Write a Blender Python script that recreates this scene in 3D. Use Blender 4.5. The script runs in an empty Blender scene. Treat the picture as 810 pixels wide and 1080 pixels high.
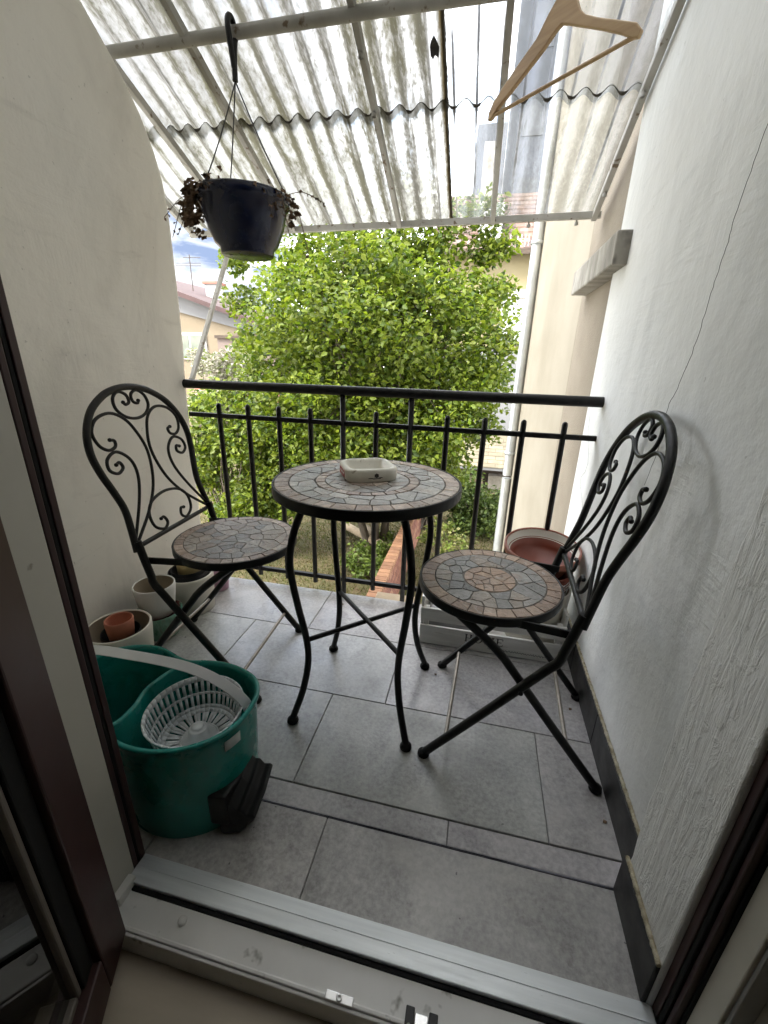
import bpy, bmesh, math, random
import numpy as np
from mathutils import Vector, Matrix
random.seed(7)
rng = np.random.default_rng(11)
PI = math.pi
scene = bpy.context.scene
C = scene.collection

# ------------------------------------------------------------------ helpers
class MB:
    """collects verts / faces; build() links them as ONE mesh object"""
    def __init__(s): s.v = []; s.f = []; s.sm = []; s.col = []
    def add(s, vs, fs, smooth=False, col=None):
        n = len(s.v); s.v += [tuple(v) for v in vs]
        for f in fs:
            s.f.append([n + i for i in f]); s.sm.append(smooth); s.col.append(col)
        return s
    def box(s, x0, x1, y0, y1, z0, z1, col=None):
        vs = [(x0,y0,z0),(x1,y0,z0),(x1,y1,z0),(x0,y1,z0),(x0,y0,z1),(x1,y0,z1),(x1,y1,z1),(x0,y1,z1)]
        return s.add(vs, [(3,2,1,0),(4,5,6,7),(0,1,5,4),(1,2,6,5),(2,3,7,6),(3,0,4,7)], False, col)
    def obox(s, c, ax, ay, az, hx, hy, hz, col=None):
        c = Vector(c); ax = Vector(ax)*hx; ay = Vector(ay)*hy; az = Vector(az)*hz
        vs = [c+ax*i+ay*j+az*k for k in (-1,1) for (i,j) in ((-1,-1),(1,-1),(1,1),(-1,1))]
        return s.add(vs, [(3,2,1,0),(4,5,6,7),(0,1,5,4),(1,2,6,5),(2,3,7,6),(3,0,4,7)], False, col)
    def bar(s, a, b, w, h, up=(0,0,1), col=None):
        a = Vector(a); b = Vector(b); d = (b-a); L = d.length; d.normalize()
        u = Vector(up); x = d.cross(u).normalized(); z = x.cross(d).normalized()
        return s.obox((a+b)/2, d, x, z, L/2, w/2, h/2, col)
    def prism(s, poly, axis, a, b, col=None):
        """poly in the two other axes (in x,y,z order), extruded along axis from a to b"""
        def mk(p, t):
            if axis == 0: return (t, p[0], p[1])
            if axis == 1: return (p[0], t, p[1])
            return (p[0], p[1], t)
        n = len(poly)
        vs = [mk(p,a) for p in poly] + [mk(p,b) for p in poly]
        fs = [tuple(range(n-1,-1,-1)), tuple(range(n,2*n))] + [(i,(i+1)%n,n+(i+1)%n,n+i) for i in range(n)]
        return s.add(vs, fs, False, col)
    def tube(s, pts, r, n=8, closed=False, cap=True, flat=None):
        pts = [Vector(p) for p in pts]; m = len(pts)
        rs = r if isinstance(r, (list,tuple)) else [r]*m
        T = []
        for i in range(m):
            if closed: t = pts[(i+1)%m]-pts[i-1]
            else: t = pts[min(i+1,m-1)]-pts[max(i-1,0)]
            T.append(t.normalized())
        ref = Vector((0,0,1)) if abs(T[0].z) < .9 else Vector((1,0,0))
        nrm = (ref - T[0]*ref.dot(T[0])).normalized()
        vs = []
        for i in range(m):
            nrm = (nrm - T[i]*nrm.dot(T[i])).normalized()
            bn = T[i].cross(nrm)
            for k in range(n):
                a = 2*PI*k/n
                vs.append(pts[i] + nrm*(math.cos(a)*rs[i]) + bn*(math.sin(a)*rs[i]))
        fs = []
        for i in range(m if closed else m-1):
            j = (i+1) % m
            for k in range(n):
                fs.append((i*n+k, i*n+(k+1)%n, j*n+(k+1)%n, j*n+k))
        s.add(vs, fs, True)
        if cap and not closed:
            s.add(vs[:n], [tuple(range(n-1,-1,-1))]); s.add(vs[-n:], [tuple(range(n))])
        return s
    def lathe(s, prof, n=40, c=(0,0,0), M=None, smooth=True):
        vs = []; fs = []; m = len(prof); c = Vector(c)
        for (r,z) in prof:
            for k in range(n):
                a = 2*PI*k/n; p = Vector((r*math.cos(a), r*math.sin(a), z))
                if M is not None: p = M @ p
                vs.append(p + c)
        for i in range(m-1):
            for k in range(n):
                fs.append((i*n+k, i*n+(k+1)%n, (i+1)*n+(k+1)%n, (i+1)*n+k))
        return s.add(vs, fs, smooth)
    def build(s, name, mat, parent=None, off=None, bevel=0, seg=2, solid=0, sub=0):
        me = bpy.data.meshes.new(name)
        v = s.v
        if off is not None: v = [(p[0]-off[0], p[1]-off[1], p[2]-off[2]) for p in v]
        me.from_pydata(v, [], s.f); me.update()
        me.polygons.foreach_set('use_smooth', s.sm)
        if any(c is not None for c in s.col):
            at = me.color_attributes.new('Col', 'FLOAT_COLOR', 'CORNER')
            buf = []
            for f, c in zip(s.f, s.col):
                c = c or (1,1,1); buf += [c[0],c[1],c[2],1.0]*len(f)
            at.data.foreach_set('color', buf)
        me.materials.append(mat)
        o = bpy.data.objects.new(name, me); C.objects.link(o)
        if parent: o.parent = parent
        if solid:
            md = o.modifiers.new('solid','SOLIDIFY'); md.thickness = solid; md.offset = 0
        if sub:
            md = o.modifiers.new('sub','SUBSURF'); md.levels = sub; md.render_levels = sub
        if bevel:
            md = o.modifiers.new('bevel','BEVEL'); md.width = bevel; md.segments = seg; md.limit_method = 'ANGLE'; md.angle_limit = math.radians(40)
        return o

def tag(o, label, cat, group=None, kind=None):
    o['label'] = label; o['category'] = cat
    if group: o['group'] = group
    if kind: o['kind'] = kind
    return o
def thing(name, loc, label, cat, group=None, rz=0):
    o = bpy.data.objects.new(name, None); o.empty_display_size = .1; C.objects.link(o)
    o.location = loc; o.rotation_euler = (0,0,rz)
    return tag(o, label, cat, group)
def struct(o): o['kind'] = 'structure'; return o
def crom(P, n=6, closed=False):
    """Catmull-Rom through points"""
    P = [Vector(p) for p in P]; out = []; m = len(P)
    for i in range(m if closed else m-1):
        p0 = P[(i-1)%m] if closed or i > 0 else P[0]*2-P[1]
        p1 = P[i]; p2 = P[(i+1)%m]
        p3 = P[(i+2)%m] if closed or i+2 < m else P[-1]*2-P[-2]
        for k in range(n):
            t = k/n
            out.append(.5*((2*p1)+(p2-p0)*t+(2*p0-5*p1+4*p2-p3)*t*t+(3*p1-p0-3*p2+p3)*t**3))
    if not closed: out.append(P[-1])
    return out

# ------------------------------------------------------------------ materials
def newmat(name):
    m = bpy.data.materials.new(name); m.use_nodes = True
    nt = m.node_tree; nt.nodes.clear()
    return m, nt, nt.nodes, nt.links
def nmap(nd, lk, stretch=(1,1,1), coord='Object', rot=(0,0,0)):
    tc = nd.new('ShaderNodeTexCoord'); mp = nd.new('ShaderNodeMapping')
    mp.inputs['Scale'].default_value = stretch; mp.inputs['Rotation'].default_value = rot
    lk.new(tc.outputs[coord], mp.inputs['Vector']); return mp.outputs['Vector']
def noise(nd, lk, vec, scale, detail=4, rough=.55, dist=0):
    n = nd.new('ShaderNodeTexNoise'); n.inputs['Scale'].default_value = scale; n.inputs['Detail'].default_value = detail
    n.inputs['Roughness'].default_value = rough; n.inputs['Distortion'].default_value = dist
    lk.new(vec, n.inputs['Vector']); return n.outputs['Fac']
def ramp(nd, lk, fac, a, b, ca=(0,0,0,1), cb=(1,1,1,1)):
    r = nd.new('ShaderNodeValToRGB'); r.color_ramp.elements[0].position = a; r.color_ramp.elements[1].position = b
    r.color_ramp.elements[0].color = ca; r.color_ramp.elements[1].color = cb
    lk.new(fac, r.inputs['Fac']); return r.outputs['Color']
def mixc(nd, lk, fac, a, b, mode='MIX'):
    m = nd.new('ShaderNodeMix'); m.data_type = 'RGBA'; m.blend_type = mode
    for sock, val in ((m.inputs['Factor'], fac), (m.inputs['A'], a), (m.inputs['B'], b)):
        if hasattr(val, 'is_output'): lk.new(val, sock)
        elif isinstance(val, (int,float)): sock.default_value = val
        else: sock.default_value = (*val[:3], 1)
    return m.outputs['Result']
def mth(nd, lk, op, a, b=0.0):
    m = nd.new('ShaderNodeMath'); m.operation = op
    for i, v in enumerate((a,b)):
        if hasattr(v, 'is_output'): lk.new(v, m.inputs[i])
        else: m.inputs[i].default_value = v
    return m.outputs[0]
def bumpn(nd, lk, h, strength, dist=.01, prev=None):
    b = nd.new('ShaderNodeBump'); b.inputs['Strength'].default_value = strength; b.inputs['Distance'].default_value = dist
    lk.new(h, b.inputs['Height'])
    if prev is not None: lk.new(prev, b.inputs['Normal'])
    return b.outputs['Normal']
def finish(nd, lk, shader):
    o = nd.new('ShaderNodeOutputMaterial'); lk.new(shader, o.inputs['Surface'])

def pmat(name, c1, c2=None, scale=6, rough=.5, rough2=None, bump=0, bscale=40, bdist=.004, metal=0, stretch=(1,1,1), detail=5,
         lo=.35, hi=.65, spec=.5, attr=False, speck=None, speck_scale=60, speck_pos=(.66,.72), coat=0, rot=(0,0,0)):
    m, nt, nd, lk = newmat(name)
    p = nd.new('ShaderNodeBsdfPrincipled'); vec = nmap(nd, lk, stretch, rot=rot)
    f = noise(nd, lk, vec, scale, detail)
    c2 = c2 or c1
    col = ramp(nd, lk, f, lo, hi, (*c1,1), (*c2,1))
    if attr:
        a = nd.new('ShaderNodeAttribute'); a.attribute_name = 'Col'
        col = mixc(nd, lk, 1.0, a.outputs['Color'], col, 'MULTIPLY')
    if speck:
        f2 = noise(nd, lk, vec, speck_scale, 3)
        col = mixc(nd, lk, ramp(nd, lk, f2, *speck_pos), col, speck)
    lk.new(col, p.inputs['Base Color'])
    if rough2 is None: p.inputs['Roughness'].default_value = rough
    else:
        r = nd.new('ShaderNodeMapRange'); lk.new(noise(nd, lk, vec, scale*2.3, 4), r.inputs['Value'])
        r.inputs['From Min'].default_value = .3; r.inputs['From Max'].default_value = .7
        r.inputs['To Min'].default_value = rough; r.inputs['To Max'].default_value = rough2
        lk.new(r.outputs['Result'], p.inputs['Roughness'])
    p.inputs['Metallic'].default_value = metal; p.inputs['Specular IOR Level'].default_value = spec
    p.inputs['Coat Weight'].default_value = coat
    if bump: lk.new(bumpn(nd, lk, noise(nd, lk, vec, bscale, 6, .6), bump, bdist), p.inputs['Normal'])
    finish(nd, lk, p.outputs['BSDF'])
    return m

def plaster(name, c1, c2, strokes=1.0, stain=None, vertical=False):
    m, nt, nd, lk = newmat(name)
    p = nd.new('ShaderNodeBsdfPrincipled')
    v = nmap(nd, lk)
    big = noise(nd, lk, v, 1.3, 4)
    col = ramp(nd, lk, big, .3, .7, (*c1,1), (*c2,1))
    # worn scuffs
    v2 = nmap(nd, lk, (1,3,14), rot=(.5,0,0))
    sc = noise(nd, lk, v2, 1.6, 6, .65, .6)
    scm = ramp(nd, lk, sc, .6, .74)
    col = mixc(nd, lk, mth(nd, lk, 'MULTIPLY', scm, .38), col, stain or tuple(c*.72 for c in c1))
    smr = noise(nd, lk, nmap(nd, lk, (1,2.6,1.1), rot=(.9,0,0)), 1.5, 6, .6, 1.1)
    col = mixc(nd, lk, mth(nd, lk, 'MULTIPLY', ramp(nd, lk, smr, .5, .72), .36), col, tuple(c*.7 for c in c1))
    sp = noise(nd, lk, v, 55, 2)
    col = mixc(nd, lk, mth(nd, lk, 'MULTIPLY', ramp(nd, lk, sp, .72, .76), .35), col, (.2,.19,.17))
    lk.new(col, p.inputs['Base Color']); p.inputs['Roughness'].default_value = .85; p.inputs['Specular IOR Level'].default_value = .25
    # trowel and brush strokes that change direction from place to place
    va = nmap(nd, lk, (3,4,30), rot=(.55,0,0)); vb = nmap(nd, lk, (3,34,5), rot=(-.6,0,0))
    if vertical: va = nmap(nd, lk, (60,70,5), rot=(.10,0,0)); vb = nmap(nd, lk, (60,42,4), rot=(-.12,0,0))
    sa = noise(nd, lk, va, 1.6, 5, .6, .8); sb = noise(nd, lk, vb, 1.3, 5, .6, .8)
    sel = ramp(nd, lk, noise(nd, lk, v, 2.1, 2), .46, .54)
    st = mixc(nd, lk, sel, sa, sb)
    where = ramp(nd, lk, noise(nd, lk, v, 2.7, 3, .6, .6), .44, .68)     # strokes only here and there
    if not vertical: st = mixc(nd, lk, where, (.5,.5,.5), st)
    n1 = bumpn(nd, lk, st, .5*strokes, .006)
    n2 = bumpn(nd, lk, noise(nd, lk, v, 7, 5, .6), .3, .025, n1)
    if vertical: n2 = bumpn(nd, lk, ramp(nd, lk, noise(nd, lk, nmap(nd, lk, (30,30,16)), 1.2, 4, .6, 1.0), .5, .62), .25, .005, n2)
    n3 = bumpn(nd, lk, noise(nd, lk, v, 160, 3), .12, .002, n2)
    lk.new(n3, p.inputs['Normal'])
    finish(nd, lk, p.outputs['BSDF']); return m

def roofmat(name, opac, white, dirt_amt, moss=False):
    m, nt, nd, lk = newmat(name)
    tc = nd.new('ShaderNodeTexCoord'); sx = nd.new('ShaderNodeSeparateXYZ'); lk.new(tc.outputs['Object'], sx.inputs[0])
    x = sx.outputs['X']
    wave = mth(nd, lk, 'COSINE', mth(nd, lk, 'MULTIPLY', x, 2*PI/.076))
    v = nmap(nd, lk, (26,3.2,3.2)); n = noise(nd, lk, v, 1.0, 7, .68, .4)
    vf = nmap(nd, lk, (60,26,26)); nf = noise(nd, lk, vf, 1.4, 6, .7)
    side = mth(nd, lk, 'SINE', mth(nd, lk, 'MULTIPLY', x, 2*PI/.076))
    band = noise(nd, lk, nmap(nd, lk, (9,.9,.9)), 1.0, 4, .65)            # some corrugations are far dirtier than others
    spk = noise(nd, lk, nmap(nd, lk, (110,34,34)), 1.0, 5, .75, .5)      # speckled lichen
    d = mth(nd, lk, 'ADD', mth(nd, lk, 'MULTIPLY', n, .55), mth(nd, lk, 'MULTIPLY', nf, .35))
    d = mth(nd, lk, 'ADD', d, mth(nd, lk, 'MULTIPLY', spk, .35))
    d = mth(nd, lk, 'ADD', d, mth(nd, lk, 'MULTIPLY', band, .36))
    d = mth(nd, lk, 'ADD', d, mth(nd, lk, 'MULTIPLY', side, .075))
    dm = ramp(nd, lk, d, .69, .88)
    dm = mth(nd, lk, 'MULTIPLY', dm, dirt_amt)
    big = noise(nd, lk, nmap(nd, lk, (3,3,3)), 1.0, 3)
    dcol = ramp(nd, lk, big, .4, .6, (.075,.07,.036,1), (.10,.096,.078,1))
    base_ = ramp(nd, lk, noise(nd, lk, nmap(nd, lk, (9,1.2,1.2)), 1.4, 4), .3, .7, (*[c*.72 for c in white],1), (*white,1))
    col = mixc(nd, lk, dm, base_, dcol)
    # thin grime line down each valley
    ln = mth(nd, lk, 'MULTIPLY', ramp(nd, lk, wave, -.9, -1.0), 1.0)
    gl = nd.new('ShaderNodeMapRange'); lk.new(wave, gl.inputs['Value'])
    gl.inputs['From Min'].default_value = -.9; gl.inputs['From Max'].default_value = -1.0; gl.inputs['To Min'].default_value = 0; gl.inputs['To Max'].default_value = .7
    vl = ramp(nd, lk, noise(nd, lk, nmap(nd, lk, (9,2,2)), 1.2, 3), .42, .62)
    gm = mth(nd, lk, 'MULTIPLY', gl.outputs['Result'], vl)
    col = mixc(nd, lk, gm, col, (.04,.038,.032))
    om = mth(nd, lk, 'ADD', mth(nd, lk, 'MULTIPLY', dm, .3), opac)
    om = mth(nd, lk, 'ADD', om, gm)
    if moss:
        e = mth(nd, lk, 'ABSOLUTE', mth(nd, lk, 'ADD', x, .222))
        e = mth(nd, lk, 'ADD', e, mth(nd, lk, 'MULTIPLY', mth(nd, lk, 'SUBTRACT', nf, .5), .03))
        mm = nd.new('ShaderNodeMapRange'); lk.new(e, mm.inputs['Value'])
        mm.inputs['From Min'].default_value = .012; mm.inputs['From Max'].default_value = .004
        col = mixc(nd, lk, mm.outputs['Result'], col, (.07,.055,.028))
        om = mth(nd, lk, 'ADD', om, mm.outputs['Result'])
    om = mth(nd, lk, 'MINIMUM', om, 1.0)
    df = nd.new('ShaderNodeBsdfPrincipled'); df.inputs['Roughness'].default_value = .35; lk.new(col, df.inputs['Base Color'])
    tr = nd.new('ShaderNodeBsdfTranslucent'); lk.new(col, tr.inputs['Color'])
    tp = nd.new('ShaderNodeBsdfTransparent'); tp.inputs['Color'].default_value = (.93,.95,.95,1)
    m1 = nd.new('ShaderNodeMixShader'); m1.inputs[0].default_value = .72; lk.new(df.outputs[0], m1.inputs[1]); lk.new(tr.outputs[0], m1.inputs[2])
    m2 = nd.new('ShaderNodeMixShader'); lk.new(om, m2.inputs[0]); lk.new(tp.outputs[0], m2.inputs[1]); lk.new(m1.outputs[0], m2.inputs[2])
    finish(nd, lk, m2.outputs[0]); return m

def glassmat(name, tint, refl=.1):
    m, nt, nd, lk = newmat(name)
    tp = nd.new('ShaderNodeBsdfTransparent'); tp.inputs['Color'].default_value = (*tint,1)
    g = nd.new('ShaderNodeBsdfGlossy'); g.inputs['Roughness'].default_value = .01; g.inputs['Color'].default_value = (.9,.9,.9,1)
    fr = nd.new('ShaderNodeFresnel'); fr.inputs['IOR'].default_value = 1.6
    f = mth(nd, lk, 'MINIMUM', mth(nd, lk, 'ADD', fr.outputs[0], refl), 1.0)
    mx = nd.new('ShaderNodeMixShader'); lk.new(f, mx.inputs[0]); lk.new(tp.outputs[0], mx.inputs[1]); lk.new(g.outputs[0], mx.inputs[2])
    finish(nd, lk, mx.outputs[0]); return m

def leafmat(name, trans=.45):
    m, nt, nd, lk = newmat(name)
    a = nd.new('ShaderNodeAttribute'); a.attribute_name = 'Col'
    p = nd.new('ShaderNodeBsdfPrincipled'); p.inputs['Roughness'].default_value = .5; p.inputs['Specular IOR Level'].default_value = .35
    lk.new(a.outputs['Color'], p.inputs['Base Color'])
    t = nd.new('ShaderNodeBsdfTranslucent')
    hs = nd.new('ShaderNodeHueSaturation'); hs.inputs['Value'].default_value = 1.5; hs.inputs['Saturation'].default_value = 1.05; lk.new(a.outputs['Color'], hs.inputs['Color'])
    lk.new(hs.outputs['Color'], t.inputs['Color'])
    mx = nd.new('ShaderNodeMixShader'); mx.inputs[0].default_value = trans
    lk.new(p.outputs[0], mx.inputs[1]); lk.new(t.outputs[0], mx.inputs[2])
    finish(nd, lk, mx.outputs[0]); return m

M = {}
M['wall_warm'] = plaster('worn_cream_plaster', (.80,.775,.72), (.85,.83,.78), 1.3)
M['wall_white'] = plaster('trowelled_white_plaster', (.74,.75,.742), (.81,.82,.81), 1.2, (.55,.56,.56))
M['reveal'] = plaster('thick_brushed_white_paint', (.74,.745,.73), (.81,.815,.80), 1.3, None, True)
M['tan_wall'] = pmat('rough_tan_render', (.21,.178,.135), (.26,.225,.175), 3, .9, bump=.6, bscale=120, bdist=.006)
M['cream_wall'] = pmat('cream_render', (.25,.222,.168), (.315,.285,.225), 1.6, .9, bump=.25, bscale=90, bdist=.004, speck=(.5,.42,.3), speck_scale=9, speck_pos=(.74,.8))
M['stone'] = pmat('weathered_stone', (.22,.205,.18), (.42,.40,.355), 6, .9, bump=.5, bscale=60, stretch=(1,3,.8), lo=.3, hi=.65, speck=(.2,.19,.17), speck_scale=14, speck_pos=(.55,.7))
M['zinc'] = pmat('galvanised_zinc', (.45,.48,.50), (.58,.61,.62), 6, .38, .55, metal=.75)
M['black'] = pmat('black_painted_iron', (.004,.004,.0043), (.008,.008,.008), 30, .36, .55, speck=(.085,.04,.018), speck_scale=70, speck_pos=(.72,.77), bump=.06, bscale=200, bdist=.001, spec=.3)
M['rod'] = pmat('bare_steel_rod', (.20,.18,.15), (.28,.25,.21), 40, .42, metal=.6)
M['rubber'] = pmat('black_rubber', (.005,.005,.005), None, 20, .7, spec=.25)
M['grout'] = pmat('dark_grout', (.13,.12,.105), (.20,.185,.165), 60, .9, bump=.3, bscale=200, bdist=.001)
M['mosaic'] = pmat('slate_mosaic', (.52,.50,.48), (1.35,1.3,1.25), 34, .26, .5, bump=.7, bscale=70, bdist=.003, attr=True, lo=.28, hi=.7, detail=8)
def mosaicmat():
    m, nt, nd, lk = newmat('split_slate_mosaic')
    p = nd.new('ShaderNodeBsdfPrincipled'); v = nmap(nd, lk)
    a = nd.new('ShaderNodeAttribute'); a.attribute_name = 'Col'
    off = nd.new('ShaderNodeVectorMath'); off.operation = 'ADD'; lk.new(v, off.inputs[0])
    sc = nd.new('ShaderNodeVectorMath'); sc.operation = 'SCALE'; sc.inputs['Scale'].default_value = 90; lk.new(a.outputs['Color'], sc.inputs[0]); lk.new(sc.outputs[0], off.inputs[1])
    w = off.outputs[0]
    f = noise(nd, lk, w, 38, 9, .7, 1.2)
    col = mixc(nd, lk, 1.0, a.outputs['Color'], ramp(nd, lk, f, .3, .7, (.5,.49,.48,1), (1.45,1.42,1.38,1)), 'MULTIPLY')
    rs = noise(nd, lk, w, 16, 6, .65, 1.0); col = mixc(nd, lk, mth(nd, lk, 'MULTIPLY', ramp(nd, lk, rs, .52, .66), .5), col, (.27,.165,.105))
    pl = noise(nd, lk, w, 24, 7, .7, 1.5); col = mixc(nd, lk, mth(nd, lk, 'MULTIPLY', ramp(nd, lk, pl, .56, .70), .45), col, (.52,.51,.49))
    lk.new(col, p.inputs['Base Color'])
    r = nd.new('ShaderNodeMapRange'); lk.new(f, r.inputs['Value']); r.inputs['From Min'].default_value = .3; r.inputs['From Max'].default_value = .7; r.inputs['To Min'].default_value = .22; r.inputs['To Max'].default_value = .5
    lk.new(r.outputs['Result'], p.inputs['Roughness'])
    n1 = bumpn(nd, lk, f, .8, .004); n2 = bumpn(nd, lk, noise(nd, lk, w, 140, 5, .6), .4, .0015, n1); lk.new(n2, p.inputs['Normal'])
    finish(nd, lk, p.outputs['BSDF']); return m
M['mosaic'] = mosaicmat()
M['tile'] = None
M['floor_grout'] = pmat('grey_floor_grout', (.10,.10,.098), (.16,.155,.15), 12, .9)
M['skirt'] = pmat('black_slate_skirting', (.012,.012,.012), (.022,.021,.02), 9, .42, .6)
M['sealant'] = pmat('yellowed_mortar', (.26,.22,.14), (.52,.47,.35), 60, .9, bump=.8, bscale=70, bdist=.006)
M['brown'] = pmat('mahogany_brown_frame', (.030,.0095,.0085), (.04,.0125,.011), 4, .4, .5)
M['cream_pvc'] = pmat('aged_cream_frame', (.52,.50,.43), (.60,.58,.51), 3, .5, speck=(.25,.22,.17), speck_scale=26, speck_pos=(.7,.76))
M['alu'] = pmat('brushed_aluminium_sill', (.62,.65,.66), (.72,.75,.76), 5, .34, .5, metal=.35, stretch=(1,20,1), speck=(.3,.3,.3), speck_scale=34, speck_pos=(.72,.76))
M['pvc'] = pmat('dirty_white_pvc', (.62,.61,.58), (.76,.75,.72), 4, .4, .6, speck=(.16,.15,.12), speck_scale=22, speck_pos=(.66,.76))
M['trim'] = pmat('dark_metal_trim', (.10,.10,.12), (.34,.35,.40), 5, .22, metal=.85)
M['dark_bead'] = pmat('grey_brown_bead', (.10,.085,.07), (.14,.12,.10), 5, .5)
M['crackline'] = pmat('crack_shadow', (.07,.07,.068), (.14,.14,.135), 40, .95)
M['grey_block'] = pmat('blue_grey_render', (.055,.062,.078), (.075,.083,.10), .6, .9)
M['block_window'] = pmat('dull_block_window', (.045,.05,.06), (.06,.066,.078), 1, .5)
M['metal'] = pmat('zinc_plated_latch', (.5,.5,.5), (.65,.65,.65), 30, .3, metal=.9)
M['room_floor'] = pmat('beige_room_floor', (.38,.325,.25), (.47,.41,.32), 3, .5, stretch=(1,4,1))
M['room'] = pmat('dim_room_wall', (.42,.40,.36), (.48,.46,.42), 2, .9)
M['frame_metal'] = pmat('dull_white_painted_steel', (.34,.33,.30), (.48,.47,.44), 8, .6, speck=(.16,.12,.08), speck_scale=30, speck_pos=(.62,.7))
M['teal'] = pmat('teal_plastic', (.007,.195,.165), (.013,.235,.20), 5, .2, .36, speck=(.06,.26,.225), speck_scale=30, speck_pos=(.71,.76), spec=.5)
M['grey_plastic'] = pmat('pale_grey_plastic', (.56,.60,.62), (.64,.675,.69), 4, .42)
M['handle_plastic'] = pmat('worn_white_plastic', (.62,.64,.65), (.72,.735,.74), 6, .4, .55)
M['black_plastic'] = pmat('black_plastic', (.006,.006,.0065), (.01,.01,.011), 12, .42, .6)
M['label'] = pmat('paper_label', (.55,.6,.58), (.62,.66,.64), 40, .7)
M['terracotta'] = pmat('terracotta', (.19,.055,.03), (.25,.08,.045), 5, .4, .6, bump=.1, bscale=120, bdist=.002)
M['terracotta_in'] = pmat('terracotta_inside', (.16,.034,.018), (.21,.05,.027), 5, .42)
M['small_terra'] = pmat('salmon_clay', (.42,.15,.09), (.50,.19,.12), 8, .7)
M['cream_pot'] = pmat('cream_glazed_pot', (.60,.58,.50), (.68,.65,.58), 4, .45, .6)
M['ribbed_pot'] = pmat('white_ribbed_pot', (.62,.61,.58), (.72,.71,.68), 6, .6)
M['pot_in'] = pmat('brown_pot_inside', (.20,.16,.11), (.30,.25,.18), 8, .8)
M['green_glaze'] = pmat('green_reactive_glaze', (.05,.16,.115), (.16,.30,.22), 22, .22, .4, stretch=(1,1,.4), speck=(.12,.02,.025), speck_scale=12, speck_pos=(.62,.7))
M['dark_red'] = pmat('dark_red_glaze', (.10,.012,.016), (.15,.02,.022), 8, .3)
M['gold'] = pmat('brassy_pot', (.42,.32,.15), (.55,.44,.24), 10, .38, metal=.5)
M['pink'] = pmat('mauve_pot', (.42,.24,.33), (.48,.28,.37), 6, .5)
M['navy'] = pmat('navy_plastic', (.004,.007,.028), (.006,.010,.037), 4, .18, .3)
M['dead'] = pmat('withered_leaf', (.10,.06,.036), (.20,.125,.07), 30, .85, bump=.5, bscale=90)
M['grime_shade'] = pmat('black_grime_and_shade', (.035,.03,.024), (.07,.06,.045), 60, .95)
M['wire'] = pmat('dark_hanger_wire', (.02,.02,.022), None, 20, .5)
M['wood'] = pmat('hanger_beech', (.42,.27,.14), (.55,.38,.21), 4, .42, .5, stretch=(1,1,14), detail=8)
M['wood2'] = M['wood']
M['crate'] = pmat('whitewashed_wood', (.68,.67,.64), (.82,.81,.78), 4, .75, bump=.4, bscale=50, stretch=(1,12,12), speck=(.3,.26,.2), speck_scale=9, speck_pos=(.66,.74))
M['ink'] = pmat('dark_print', (.03,.028,.028), None, 10, .7)
M['ceramic'] = pmat('aged_ivory_ceramic', (.70,.67,.57), (.80,.77,.68), 12, .28, .4, speck=(.35,.3,.22), speck_scale=26, speck_pos=(.68,.76))
M['red_print'] = pmat('faded_red_print', (.36,.035,.03), (.45,.06,.045), 20, .4)
M['ash'] = pmat('ash', (.25,.24,.22), (.42,.4,.37), 60, .9, bump=.6, bscale=160)
M['bark'] = pmat('bark', (.075,.06,.045), (.15,.125,.10), 8, .9, bump=.7, bscale=26, stretch=(1,1,.35), bdist=.02)
M['leaf'] = leafmat('fresh_leaf', .42)
M['leaf2'] = leafmat('shrub_leaf', .35)
M['brick'] = pmat('red_brick', (.85,.85,.85), (1.1,1.1,1.1), 14, .9, bump=.3, bscale=60, attr=True)
M['mortar'] = pmat('old_mortar', (.30,.27,.23), (.38,.35,.30), 14, .95)
M['tile_attr'] = pmat('weathered_roof_tile', (.8,.8,.8), (1.12,1.12,1.12), 5, .85, attr=True, bump=.2, bscale=30)
M['yellow_wall'] = pmat('pale_yellow_render', (.185,.155,.085), (.21,.18,.105), .8, .9)
M['white_wall'] = pmat('light_grey_render', (.135,.137,.14), (.16,.162,.165), .8, .9)
M['shutter'] = pmat('pale_shutter', (.30,.325,.29), (.34,.36,.33), 1, .6, stretch=(1,1,30))
M['pink_wall'] = pmat('dusty_pink_render', (.12,.092,.08), (.145,.115,.10), .8, .9)
M['beige_wall'] = pmat('beige_render', (.15,.12,.08), (.175,.145,.10), .8, .9)
M['roof_red'] = pmat('maroon_roof', (.036,.018,.017), (.052,.027,.026), 3, .8)
M['roof_orange'] = pmat('orange_roof', (.22,.085,.06), (.27,.11,.08), 3, .8)
M['white_paint'] = pmat('white_paint', (.30,.30,.295), None, 3, .5)
M['window_dark'] = pmat('window_glass', (.05,.07,.06), (.10,.13,.11), 2, .08)
M['dark_wood'] = pmat('dark_weathered_wood', (.035,.025,.018), (.07,.05,.035), 6, .85, stretch=(1,1,6))
M['logwood'] = pmat('weathered_log', (.22,.17,.11), (.36,.29,.2), 6, .9, bump=.5, bscale=30)
M['ground'] = pmat('mossy_ground', (.055,.055,.018), (.10,.082,.036), 2.2, .95, bump=.8, bscale=24, bdist=.05, detail=8, speck=(.10,.07,.035), speck_scale=5, speck_pos=(.5,.66))
M['glass'] = glassmat('door_glass', (.75,.76,.74), .06)
M['roof_milky'] = roofmat('weathered_fibreglass', .82, (.50,.50,.475), .9, True)
M['roof_milky2'] = roofmat('weathered_fibreglass_upper', .86, (.42,.42,.41), .9, True)
M['roof_clear'] = roofmat('clear_corrugated_plastic', .34, (.50,.52,.54), .7, True)
M['roof_clear2'] = roofmat('hazy_corrugated_plastic', .5, (.22,.24,.28), .5, True)

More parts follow.
